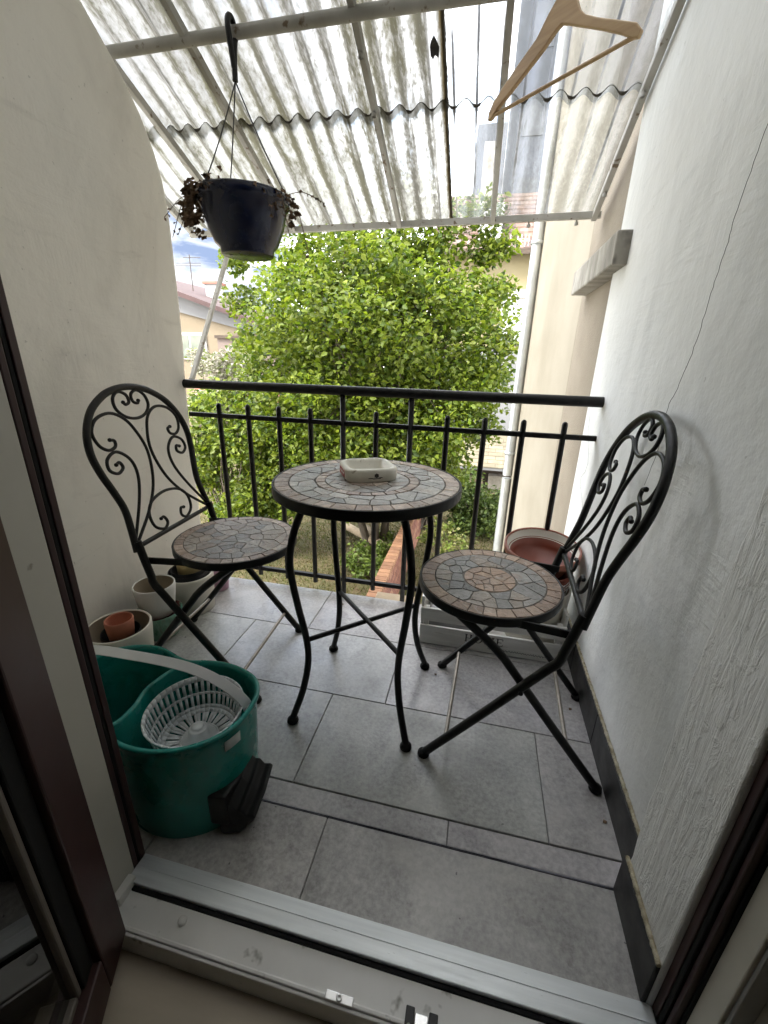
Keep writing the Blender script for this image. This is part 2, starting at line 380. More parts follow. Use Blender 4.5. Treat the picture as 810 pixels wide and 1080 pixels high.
def tilemat():
    m, nt, nd, lk = newmat('grey_stoneware_tile')
    p = nd.new('ShaderNodeBsdfPrincipled'); v = nmap(nd, lk)
    a = nd.new('ShaderNodeAttribute'); a.attribute_name = 'Col'
    off = nd.new('ShaderNodeVectorMath'); off.operation = 'ADD'; lk.new(v, off.inputs[0])
    sc = nd.new('ShaderNodeVectorMath'); sc.operation = 'SCALE'; sc.inputs['Scale'].default_value = 40; lk.new(a.outputs['Color'], sc.inputs[0]); lk.new(sc.outputs[0], off.inputs[1])
    w = off.outputs[0]
    f = noise(nd, lk, w, 5.5, 8, .62, .5)
    col = ramp(nd, lk, f, .35, .66, (.24,.236,.23,1), (.50,.49,.475,1))
    f2 = noise(nd, lk, w, 90, 4, .7); col = mixc(nd, lk, .42, col, ramp(nd, lk, f2, .35, .65, (.20,.197,.192,1), (.56,.55,.535,1)))
    st = noise(nd, lk, w, 2.5, 6, .6, 2.0); col = mixc(nd, lk, mth(nd, lk, 'MULTIPLY', ramp(nd, lk, st, .54, .66), .45), col, (.50,.49,.465))
    gr = noise(nd, lk, v, 1.7, 6, .65, 1.2); col = mixc(nd, lk, mth(nd, lk, 'MULTIPLY', ramp(nd, lk, gr, .5, .68), .35), col, (.15,.145,.135))
    wv = noise(nd, lk, nmap(nd, lk, (2,9,2), rot=(0,0,.6)), 3, 6, .7, 1.5); col = mixc(nd, lk, mth(nd, lk, 'MULTIPLY', ramp(nd, lk, wv, .58, .72), .3), col, (.5,.49,.47))
    sp = noise(nd, lk, w, 48, 2); col = mixc(nd, lk, mth(nd, lk, 'MULTIPLY', ramp(nd, lk, sp, .75, .77), .7), col, (.05,.05,.06))
    col = mixc(nd, lk, 1.0, col, mixc(nd, lk, .25, (1,1,1), a.outputs['Color']), 'MULTIPLY')
    lk.new(col, p.inputs['Base Color'])
    r = nd.new('ShaderNodeMapRange'); lk.new(noise(nd, lk, w, 7, 5), r.inputs['Value'])
    r.inputs['From Min'].default_value = .3; r.inputs['From Max'].default_value = .7; r.inputs['To Min'].default_value = .24; r.inputs['To Max'].default_value = .46
    lk.new(r.outputs['Result'], p.inputs['Roughness'])
    n1 = bumpn(nd, lk, f, .18, .012); n2 = bumpn(nd, lk, f2, .12, .002, n1); lk.new(n2, p.inputs['Normal'])
    finish(nd, lk, p.outputs['BSDF']); return m
M['tile'] = tilemat()

# ------------------------------------------------------------------ balcony floor (structure)
def tiled(name, rows, ztop, thick=.009, gap=.0022):
    mb = MB()
    for (y0, y1, xs) in rows:
        for x0, x1 in zip(xs[:-1], xs[1:]):
            c = (.8+.2*random.random(), .8+.2*random.random(), .8+.2*random.random())
            mb.box(x0+gap/2, x1-gap/2, y0+gap/2, y1-gap/2, ztop-thick, ztop, c)
    o = mb.build(name, M['tile'], bevel=.0012, seg=1); return struct(o)
XL, XR = -1.24, .418
tiled('balcony_floor', [(.720,1.033,[XL,-1.0,-.373,.253,XR]), (1.033,1.345,[XL,-.815,-.200,XR]), (1.345,1.64,[XL,-1.215,-.587,.040,XR])], 0)
tiled('near_floor_tiles', [(.485,.657,[XL,-.62,-.256,XR])], 0)
tiled('edge_tile_strip', [(.6605,.718,[XL,-.55,.025,XR])], 0)
mb = MB(); mb.box(XL-.1, XR+.08, .439, 1.638, -.30, -.006)
struct(mb.build('floor_slab', M['floor_grout']))
mb = MB(); mb.box(XL, .38, .6579, .6598, -.006, .0008)
struct(mb.build('floor_trim_strip', M['trim']))

# ------------------------------------------------------------------ walls
def wall_obj(name, mb, mat, label, bevel=0, seg=3, cat='wall'):
    return tag(mb.build(name, mat, bevel=bevel, seg=seg), label, cat)
prof = [(.484,-3.0),(.484,2.75),(.9,2.36),(1.15,2.17),(1.30,2.075),(1.425,1.98),(1.49,1.927),(1.549,1.875),(1.613,1.798),(1.662,1.71),(1.690,1.62),(1.701,1.50),(1.699,1.38),(1.695,1.2),(1.688,1.05),(1.672,.9),(1.660,.6),(1.655,.2),(1.655,-.2),(1.655,-3.0)]
mb = MB(); mb.prism(prof, 0, -1.47, XL)
wall_obj('partition_wall', mb, M['wall_warm'], 'warm off-white plaster partition wall with a curved front edge, left of the balcony', .022)
wall = thing('plaster_wall', (XR,1.2,0), 'cold white trowelled plaster wall with a long crack, behind the right chair', 'wall')
mb = MB(); mb.box(XR, XR+.3, .60, 1.868, -.16, 3.0)
mb.build('wall_body', M['wall_white'], wall, wall.location, bevel=.006)
crack = crom([(XR,.985,1.47),(XR,1.000,1.39),(XR,1.022,1.30),(XR,1.028,1.23),(XR,1.042,1.165),(XR,1.050,1.08),(XR,1.078,.994),(XR,1.110,.93),(XR,1.105,.84),(XR,1.13,.75)], 7)
crack = [Vector((p.x, p.y+random.uniform(-.003,.003), p.z)) for p in crack]
MB().tube(crack, .0007, 5).build('crack', M['crackline'], wall, wall.location)
ck2 = crom([(XR+.001,1.84,.93),(XR,1.80,.83),(XR,1.785,.78),(XR,1.74,.74),(XR,1.70,.66),(XR,1.76,.60),(XR,1.70,.55),(XR,1.62,.49)], 5)
ck2 = [Vector((p.x, p.y+random.uniform(-.006,.006), p.z)) for p in ck2]
MB().tube(ck2, .0006, 5).build('crack', M['crackline'], wall, wall.location)
# brushed reveal next to the door
rev = [(.488,-.1),(.655,-.1),(.654,.10)]
zz = .10
while zz < 1.2:
    zz += random.uniform(.02,.05); rev.append((.655 - .045*max(0,(zz-.6)) + random.uniform(-.004,.004), zz))
rev += [(.62,3.0),(.488,3.0)]
mb = MB(); mb.prism(rev, 0, .380, XR+.28)
wall_obj('door_reveal', mb, M['reveal'], 'thickly brushed white reveal strip beside the dark door frame at right', .005)
# skirting tiles
mb = MB(); sk = thing('skirting', (XR,1.2,0), 'black skirting tiles along the foot of the white plaster wall', 'skirting')
MB().box(XR-.012, XR-.0005, .66, 1.03, .001, .108).build('skirting_tile', M['skirt'], sk, sk.location, bevel=.001)
MB().box(XR-.012, XR-.0005, 1.033, 1.345, .001, .108).build('skirting_tile', M['skirt'], sk, sk.location, bevel=.001)
MB().box(XR-.012, XR-.0005, 1.348, 1.63, .001, .108).build('skirting_tile', M['skirt'], sk, sk.location, bevel=.001)
MB().box(.371, .3795, .489, .659, .001, .106).build('skirting_tile', M['skirt'], sk, sk.location, bevel=.001)
def ragged(y0, y1, z, x, w=.008, n=60):
    pts = [(x + random.uniform(-.0006,.0006), y0+(y1-y0)*i/n, z+random.uniform(-.0005,.0005)) for i in range(n+1)]
    return MB().tube(pts, [w*random.uniform(.62,.78) for _ in pts], 6)
ragged(.66, 1.63, .1095, XR-.0045, .0062, 260).build('mortar_bead', M['sealant'], sk, sk.location)
ragged(.49, .656, .108, .3765, .0062, 60).build('mortar_bead', M['sealant'], sk, sk.location)
# tan wall and cream house wall beyond
mb = MB(); mb.box(XR+.022, XR+.4, 1.866, 2.50, -3, 4.5)
wall_obj('rendered_wall', mb, M['tan_wall'], 'rough tan rendered wall end between white plaster and cream wall', .004)
mb = MB(); mb.prism([(XR+.022,2.502),(.365,4.25),(1.6,4.25),(1.6,2.502)], 2, -3, 6)
wall_obj('house_wall', mb, M['cream_wall'], 'cream rendered house wall carrying the zinc downpipe', .01)
mb = MB(); mb.box(.372, XR+.05, 1.70, 2.42, 1.335, 1.435)
tag(mb.build('stone_ledge', M['stone'], bevel=.006), 'weathered grey stone ledge jutting from the wall above the railing', 'ledge')
dp = thing('downpipe', (.33,4.2,-2.6), 'zinc rainwater downpipe fixed on the corner of the cream house wall', 'downpipe')
MB().tube([(.322,4.2,z) for z in (-2.6,-.7,-.05)], .043, 16).build('pipe', M['zinc'], dp, dp.location)
MB().tube([(.322,4.2,z) for z in (-.02,.7,1.6,6)], .041, 16).build('pipe', M['zinc'], dp, dp.location)
for z in (-.9, .2, 1.95):
    MB().lathe([(.046,-.012),(.048,-.012),(.048,.012),(.046,.012)], 18, (.322,4.2,z)).build('bracket', M['zinc'], dp, dp.location, solid=.004)

# ------------------------------------------------------------------ room behind the camera and the house front
for nm, bx in (('room_wall_left',(-1.9,-1.8,-2.2,.31,-.067,2.5)),('room_wall_right',(1.5,1.6,-2.2,.31,-.067,2.5)),('room_wall_back',(-1.9,1.6,-2.3,-2.2,-.067,2.5)),('room_ceiling',(-1.9,1.6,-2.3,.31,2.5,2.6))):
    struct(MB().box(*bx).build(nm, M['room']))
struct(MB().box(-1.9,1.6,-2.2,.435,-.16,-.0672).build('room_floor', M['room_floor']))
mb = MB(); mb.box(-6,-.625,.335,.484,-3,7); mb.box(.4406,4,.321,.482,-3,7); mb.box(-.625,.4406,.335,.483,2.1,7); mb.box(-.6136,.4406,.38,.40,-3,-.31)  # upper front is unseen, raised in height to shade the canopy from sun
wall_obj('facade_wall', mb, M['cream_pvc'], 'pale house front around the balcony door opening, behind the dark frame', .004)

# ------------------------------------------------------------------ door: fixed frame, sill, leaf
fr = thing('door_frame', (-.1,.446,-.03), 'dark brown door frame with cream inner sides around the balcony opening', 'door frame')
def fpart(name, mat, *bx, bevel=.002): return MB().box(*bx).build(name, M[mat], fr, fr.location, bevel=bevel)
fpart('jamb', 'brown', -.70,-.6150,.478,.4905,0.0009,2.1)
fpart('gasket', 'rubber', -.70,-.6165,.470,.478,0.0009,2.1)
fpart('jamb_strip', 'brown', -.70,-.6150,.459,.470,0.0009,2.1)
fpart('rebate', 'cream_pvc', -.70,-.6155,.372,.459,-0.0158,2.1)
fpart('jamb', 'brown', 0.389,0.4406,0.4722,0.4890,0.0009,2.1)
fpart('gasket', 'rubber', 0.3914,0.4406,0.4629,0.4722,0.0009,2.1)
fpart('jamb_strip', 'brown', 0.3960,0.4406,0.4536,0.4629,0.0009,2.1)
fpart('gasket', 'rubber', 0.4053,0.4406,0.4490,0.4536,0.0009,2.1)
fpart('rebate', 'cream_pvc', 0.4100,0.4406,0.4100,0.4490,-0.0158,2.1)
fpart('jamb_edge', 'white_paint', 0.4146,0.4406,0.4034,0.4100,-0.0158,2.1)
fpart('corner_piece', 'pvc', -.6150,-.598,.40,.445,-0.0143,0.0112)
sl = thing('door_sill', (-.1,.437,-.03), 'pale aluminium threshold above a grimy white door sill with latch plates', 'door sill')
def spart(name, mat, mb, bevel=.0015): return mb.build(name, M[mat], sl, sl.location, bevel=bevel)
spart('threshold', 'alu', MB().prism([(0.4369,-0.0093),(0.4369,0.0023),(0.4643,0.0030),(0.4899,0.0014),(0.4899,-0.0093)], 0, -0.6145, 0.3885))
spart('threshold_ridge', 'alu', MB().box(-0.6140,0.3880,0.4634,0.4653,0.0031,0.0042), .0005)
spart('dark_gap', 'rubber', MB().box(-0.6150,0.4090,0.4292,0.4374,-0.0279,-0.0066))
spart('sill_profile', 'pvc', MB().prism([(0.3718,-0.0669),(0.3718,-0.0080),(0.3776,-0.0075),(0.3783,-0.0115),(0.4290,-0.0095),(0.4290,-0.0669)], 0, -0.6150, 0.4090))
spart('sill_lip', 'pvc', MB().box(-0.6150,0.4090,0.3660,0.3714,-0.0670,-0.0120))
lp = spart('latch_plate', 'metal', MB().box(-0.1599,-0.1097,0.3704,0.3835,-0.0150,-0.0058))
MB().lathe([(.0055,0),(.0055,.002),(.003,.002),(.0015,.0005),(0,.0005)], 14, (-0.1348,0.3770,-0.0058)).build('screw', M['metal'], lp, sl.location)
kp = spart('keeper', 'black_plastic', MB().box(-0.0205,-0.0056,0.3644,0.3951,-0.0228,-0.0019).box(0.0186,0.0335,0.3644,0.3951,-0.0228,-0.0019))
spart('keeper_plate', 'metal', MB().box(-0.0051,0.0181,0.3625,0.3923,-0.0228,-0.0098))
for sx in (-.014,.028): MB().lathe([(.004,0),(.004,.0015),(0,.0015)], 12, (sx*0.9296,0.3700,-0.0019)).build('screw', M['metal'], kp, sl.location)
MB().lathe([(.0085,0),(.0085,.003),(.006,.005),(0,.005)], 18, (-0.4648,0.4090,-0.0104)).build('plug', M['pvc'], sl, sl.location)

# leaf: hinged at the left jamb, swung into the room
HX, HY = -0.5578, 0.3718
ang = math.atan2(-.075, .037)
leaf = thing('door_leaf', (HX,HY,-0.0093), 'open dark brown glazed door leaf swung inward at far left', 'door', None, ang)
W, H = .96, 2.12; T = .03
def lpart(name, mat, *bx, bevel=.003): return MB().box(*bx).build(name, M[mat], leaf, bevel=bevel)
# local x along the leaf, local +y faces the balcony side
lpart('stile', 'brown', 0,.080,-2*T,0,0,H)
lpart('stile', 'brown', W-.086,W,-2*T,0,0,H)
lpart('rail', 'brown', .0805,W-.0865,-2*T,0,.0,.085)
lpart('rail', 'brown', .0805,W-.0865,-2*T,0,H-.085,H)
lpart('gasket', 'rubber',   .0805,.114,-2*T+.004,-.012,.0855,H-.0855)
lpart('glazing_bead', 'dark_bead', .1145,.125,-2*T+.006,-.016,.0855,H-.0855)
lpart('glazing_bead', 'dark_bead', .1255,W-.135,-2*T+.006,-.016,.0855,.098)
lpart('glass_pane', 'glass', .1255,W-.135,-.034,-.026,.0985,H-.0985, bevel=0)

# ------------------------------------------------------------------ canopy of corrugated sheets
SL = .417
def rz(y): return 1.642 + (2.274 - y)*SL
can = thing('balcony_canopy', (-.58,1.4,1.98), 'lean-to canopy of dirty corrugated plastic sheets on thin steel rafters', 'canopy')
def sheet(name, x0, x1, y0, y1, lift, mat):
    P = .076; A = .012; nx = int((x1-x0)/(P/12)); ny = 14
    vs = []; fs = []
    for j in range(ny+1):
        y = y0+(y1-y0)*j/ny
        for i in range(nx+1):
            x = x0+(x1-x0)*i/nx
            sag = .002*math.sin(x*9+y*5)
            vs.append((x, y, rz(y)+lift+A*math.cos(2*PI*x/P)+sag))
    for j in range(ny):
        for i in range(nx):
            a = j*(nx+1)+i; fs.append((a,a+1,a+nx+2,a+nx+1))
    o = MB().add(vs, fs, True).build(name, M[mat], can, None)
    o.matrix_parent_inverse = Matrix.Translation(-Vector(can.location)); return o
sheet('corrugated_sheet', -1.60, -.212, 1.835, 2.345, .026, 'roof_milky')
sheet('corrugated_sheet', -.225, .415, 1.835, 2.335, .028, 'roof_clear')
sheet('corrugated_sheet', -1.60, -.212, .50, 1.875, .040, 'roof_milky2')
sheet('corrugated_sheet', -.225, .415, .50, 1.875, .042, 'roof_clear2')
def rafter(x, y0=.50, y1=2.315, w=.020, h=.028):
    MB().bar((x,y0,rz(y0)-.002), (x,y1,rz(y1)-.002), w, h).build('rafter', M['frame_metal'], can, can.location, bevel=.002)
for x in (-1.575,-1.31,-1.0,-.46,-.028): rafter(x)
rafter(.400, w=.022, h=.024)
MB().bar((-1.60,2.335,1.617), (.425,2.300,1.633), .022, .026).build('front_beam', M['frame_metal'], can, can.location, bevel=.002)
MB().tube([(-1.30,1.556,1.935),(-.4,1.532,1.935),(.41,1.525,1.935)], .0165, 12).build('purlin', M['frame_metal'], can, can.location)
MB().bar((-1.238,1.700,.915), (-1.345,2.325,1.602), .018, .018).build('strut', M['frame_metal'], can, can.location, bevel=.002)
for (x,y) in ((-.46,1.79),(.395,1.80),(.40,2.16),(-.46,1.62),(.33,2.302),(.02,2.308),(.13,2.306)):
    MB().lathe([(.0085,-.006),(.0085,.004),(.004,.006),(.004,.012),(0,.012)], 8, (x,y,rz(y)-.026)).build('bolt', M['frame_metal'], can, can.location)
# dirt plus the dark gap shadow at the sheet overlap, modelled as one tube
pts = []; rad = []
x = -1.32
while x < .395:
    c_ = math.cos(2*PI*x/.076); pts.append((x, 1.836+random.uniform(-.0015,.0015), rz(1.836)+.0245+.012*c_))
    rad.append(.0007+.0058*max(0,-c_-.25)*random.uniform(.35,1.25)+.0006*random.random()); x += .0055
MB().tube(pts, rad, 6).build('overlap_dirt_shade', M['grime_shade'], can, can.location)
mb = MB(); mb.add([(-.256,1.640,0),(-.250,1.652,.003),(-.243,1.643,.004),(-.232,1.650,.004),(-.229,1.63,.008),(-.236,1.612,.006),(-.242,1.592,.0),(-.252,1.609,.004),(-.2575,1.625,.01)], [(0,1,2),(0,2,8),(2,3,4),(2,4,8),(8,4,5),(8,5,7),(7,5,6)])
for i,v in enumerate(mb.v): mb.v[i] = (v[0], v[1]+.045, v[2]+rz(v[1]+.045)+.016)
tag(mb.build('dead_leaf', M['ink'], solid=.004), 'single dark leaf stuck under the corrugated canopy near its middle', 'leaf')

# ------------------------------------------------------------------ railing
rl = thing('balcony_railing', (-.4,1.655,0), 'black iron balcony railing with plain upright bars', 'railing')
def rp(name, *bx, bevel=.003): return MB().box(*bx).build(name, M['black'], rl, rl.location, bevel=bevel)
MB().tube([(-1.245,1.655,.903),(-.4,1.655,.9035),(.428,1.655,.904)], .0185, 14).build('top_rail', M['black'], rl, rl.location)
rp('mid_rail', -1.235,.425,1.646,1.664,.767,.786)
rp('bottom_rail', -1.235,.425,1.646,1.664,.054,.073)
for x in (-1.09,-.954,-.814,-.6745,-.397,-.117,.0235,.163,.306):
    MB().lathe([(0,.030),(.0105,.030),(.0105,.818),(.0095,.824),(.005,.829),(0,.830)], 12, (x,1.655,0)).build('bar', M['black'], rl, rl.location)
for x in (-.535,-.2585):
    MB().lathe([(0,-.19),(.011,-.19),(.011,.887),(0,.887)], 12, (x,1.655,0)).build('post', M['black'], rl, rl.location)
tag(MB().box(-.42,-.22,1.72,1.86,-.13,-.10).build('wood_plank', M['logwood'], bevel=.004), 'short weathered board lying just outside the balcony edge', 'plank')

# ------------------------------------------------------------------ mosaic tops
def clip(poly, px, py, nx, ny):
    out = []
    for i in range(len(poly)):
        a = poly[i]; b = poly[(i+1)%len(poly)]
        da = (a[0]-px)*nx+(a[1]-py)*ny; db = (b[0]-px)*nx+(b[1]-py)*ny
        if da <= 0: out.append(a)
        if da*db < 0:
            t = da/(da-db); out.append((a[0]+(b[0]-a[0])*t, a[1]+(b[1]-a[1])*t))
    return out
def voro(pts, ri, ro):
    cells = []
    ghosts = [(p[0]*(2*ri/math.hypot(*p)-1), p[1]*(2*ri/math.hypot(*p)-1)) for p in pts if ri > 0 and math.hypot(*p) < 2*ri]
    for i, p in enumerate(pts):
        poly = [(-1,-1),(1,-1),(1,1),(-1,1)]
        for j, q in enumerate(pts+ghosts):
            if i == j: continue
            poly = clip(poly, (p[0]+q[0])/2, (p[1]+q[1])/2, q[0]-p[0], q[1]-p[1])
            if not poly: break
        if not poly: continue
        for k in range(48):
            a = 2*PI*k/48; poly = clip(poly, ro*math.cos(a), ro*math.sin(a), math.cos(a), math.sin(a))
            if not poly: break
        if len(poly) < 3: continue
        if ri > 0:
            poly = [(x*max(1,ri/max(1e-6,math.hypot(x,y))), y*max(1,ri/max(1e-6,math.hypot(x,y)))) for x,y in poly]
        cells.append((p, poly))
    return cells
def ringpts(ri, ro, n, seed):
    r = random.Random(seed); pts = []; tries = 0
    dmin = math.sqrt((ro*ro-ri*ri)*PI/n)*.58
    while len(pts) < n and tries < 8000:
        tries += 1
        a = r.uniform(0,2*PI); q = math.sqrt(r.uniform(ri*ri,ro*ro)); p = (q*math.cos(a), q*math.sin(a))
        if all(math.hypot(p[0]-o[0],p[1]-o[1]) > dmin for o in pts): pts.append(p)
    return pts
def mosaic(zones, gap, h, seed):
    """zones: ('ring', ri, ro, n, colours) or ('crazy', ri, ro, n, colours) ; local z from 0"""
    r = random.Random(seed); mb = MB()
    def tilepoly(poly, cols):
        cx = sum(p[0] for p in poly)/len(poly); cy = sum(p[1] for p in poly)/len(poly)
        if len(poly) < 3: return
        rad = sum(math.hypot(p[0]-cx,p[1]-cy) for p in poly)/len(poly)
        if rad < gap*1.6: return
        s = 1-gap/rad; s2 = max(.2, s-.0012/rad)
        c = r.choice(cols); k = r.uniform(.78,1.2); c = tuple(x*k for x in c)
        hh = h*r.uniform(.85,1.15); tx, ty = r.uniform(-.02,.02), r.uniform(-.02,.02)
        lo = [(cx+(x-cx)*s, cy+(y-cy)*s, 0) for x,y in poly]
        hi = [(cx+(x-cx)*s2, cy+(y-cy)*s2, hh+tx*(x-cx)+ty*(y-cy)) for x,y in poly]
        n = len(poly)
        mb.add(lo+hi, [tuple(range(n,2*n))]+[(i,(i+1)%n,n+(i+1)%n,n+i) for i in range(n)], False, c)
    for kind, ri, ro, n, cols in zones:
        if kind == 'ring':
            a0 = r.uniform(0,1); cuts = [a0+2*PI*(k+r.uniform(-.16,.16))/n for k in range(n)]
            for k in range(n):
                a, b = cuts[k], cuts[(k+1)%n]+(2*PI if k == n-1 else 0)
                tilepoly([(ri*math.cos(a),ri*math.sin(a)),(ro*math.cos(a),ro*math.sin(a)),(ro*math.cos((a+b)/2),ro*math.sin((a+b)/2)),(ro*math.cos(b),ro*math.sin(b)),(ri*math.cos(b),ri*math.sin(b)),(ri*math.cos((a+b)/2),ri*math.sin((a+b)/2))], cols)
        else:
            for p, poly in voro(ringpts(ri,ro,n,seed+n), ri, ro):
                # drop doubled points
                q = []
                for pt in poly:
                    if not q or math.hypot(pt[0]-q[-1][0],pt[1]-q[-1][1]) > .0015: q.append(pt)
                tilepoly(q, cols)
    return mb

# ------------------------------------------------------------------ bistro table
TAN = [(.38,.295,.245),(.44,.355,.305),(.34,.26,.215),(.48,.41,.36)]; GREY = [(.38,.375,.365),(.33,.33,.325),(.45,.44,.42),(.30,.303,.30)]
table = thing('bistro_table', (-.276,1.066,0), 'round black iron bistro table with tan and grey mosaic top', 'table', None, math.radians(-1.5))
R0 = .2505
MB().lathe([(R0-.02,.694),(R0,.694),(R0+.001,.697),(R0+.001,.7185),(R0,.7205),(R0-.003,.7205),(R0-.004,.717),(0,.717)], 96).build('rim', M['black'], table)
MB().lathe([(R0-.02,.6945),(0,.6945)], 64).build('underside', M['black'], table)
g = MB().lathe([(R0-.0038,.7168),(R0-.0038,.7178),(0,.7178)], 64).build('grout_bed', M['grout'], table)
mb = mosaic([('ring',.2085,.2455,34,TAN),('crazy',.140,.2065,40,GREY),('ring',.114,.1385,26,TAN),('crazy',.060,.1125,20,GREY),('crazy',0,.0585,9,TAN)], .0009, .0024, 3)
mb.v = [(x,y,z+.7178) for x,y,z in mb.v]
mb.build('mosaic', M['mosaic'], g)
LEGP = crom([(.150,.690),(.172,.685),(.192,.655),(.217,.589),(.2265,.51),(.2105,.391),(.191,.282),(.1875,.20),(.2055,.109),(.236,.03),(.243,.014)], 6)
for k in range(4):
    a = math.radians(45+90*k); ca, sa = math.cos(a), math.sin(a)
    lg = MB().tube([(p[0]*ca,p[0]*sa,p[1]) for p in LEGP], .0098, 10).build('leg', M['black'], table)
    MB().lathe([(0,.0),(.015,.0),(.017,.004),(.016,.011),(.010,.016),(0,.017)], 16, (.243*ca,.243*sa,0)).build('foot', M['rubber'], lg)
for k in range(2):
    a = math.radians(45+90*k); ca, sa = math.cos(a)*.189, math.sin(a)*.189
    MB().tube([(ca,sa,.272+.009*k),(-ca,-sa,.272+.009*k)], .0072, 8).build('stretcher', M['black'], table)

# ashtray
ash = thing('ashtray', (-.286,1.105,.7205), 'ivory ceramic ashtray with a red label, standing on the mosaic table', 'ashtray', None, math.radians(29))
def rsq(hw, hd, r, n=6):
    pts = []
    for (sx,sy,a0) in ((1,1,0),(-1,1,PI/2),(-1,-1,PI),(1,-1,1.5*PI)):
        for k in range(n+1):
            a = a0+PI/2*k/n; pts.append((sx*(hw-r)+r*math.cos(a), sy*(hd-r)+r*math.sin(a)))
    return pts
def loft(rings, close_bottom=True, close_top=True):
    mb = MB(); n = len(rings[0]); vs = [p for rg in rings for p in rg]
    fs = [(i*n+k, i*n+(k+1)%n, (i+1)*n+(k+1)%n, (i+1)*n+k) for i in range(len(rings)-1) for k in range(n)]
    mb.add(vs, fs, True)
    if close_bottom: mb.add(rings[0], [tuple(range(n-1,-1,-1))])
    if close_top: mb.add(rings[-1], [tuple(range(n))])
    return mb
def rr(hw, hd, r, z): return [(x,y,z) for x,y in rsq(hw,hd,r)]
loft([rr(.067,.067,.030,0),rr(.0705,.0705,.034,.004),rr(.0715,.0715,.035,.027),rr(.0695,.0695,.035,.0325),rr(.066,.066,.034,.0345),rr(.060,.060,.030,.0345),rr(.054,.054,.02,.029),rr(.046,.046,.02,.010),rr(.040,.040,.018,.0075)]).build('bowl', M['ceramic'], ash)
loft([rr(.039,.039,.018,.0076),rr(.036,.036,.017,.0092),rr(.015,.015,.007,.0105)]).build('ash', M['ash'], ash)
MB().box(-.0724,-.0710,-.030,.032,.006,.026).build('label', M['red_print'], ash, bevel=.0004)
mb = MB()   # small worn dark emblem printed on the front face
mb.prism([(.006+.0052*math.cos(k*PI/6)*(1+.25*(k%2)),.0185+.0052*math.sin(k*PI/6)*(1+.25*(k%2))) for k in range(12)], 1, -.0723, -.0712)
for (x0,z0,x1) in ((-.016,.011,-.004),(.013,.012,.022),(-.004,.0095,.017)): mb.box(x0,x1,-.0723,-.0712,z0,z0+.0016)
mb.build('emblem', M['ink'], ash)
for sy in (-.02,.0,.018): MB().box(-.0727,-.0723,sy-.006,sy+.006,.0155,.0185).build('label_mark', M['ceramic'], ash)

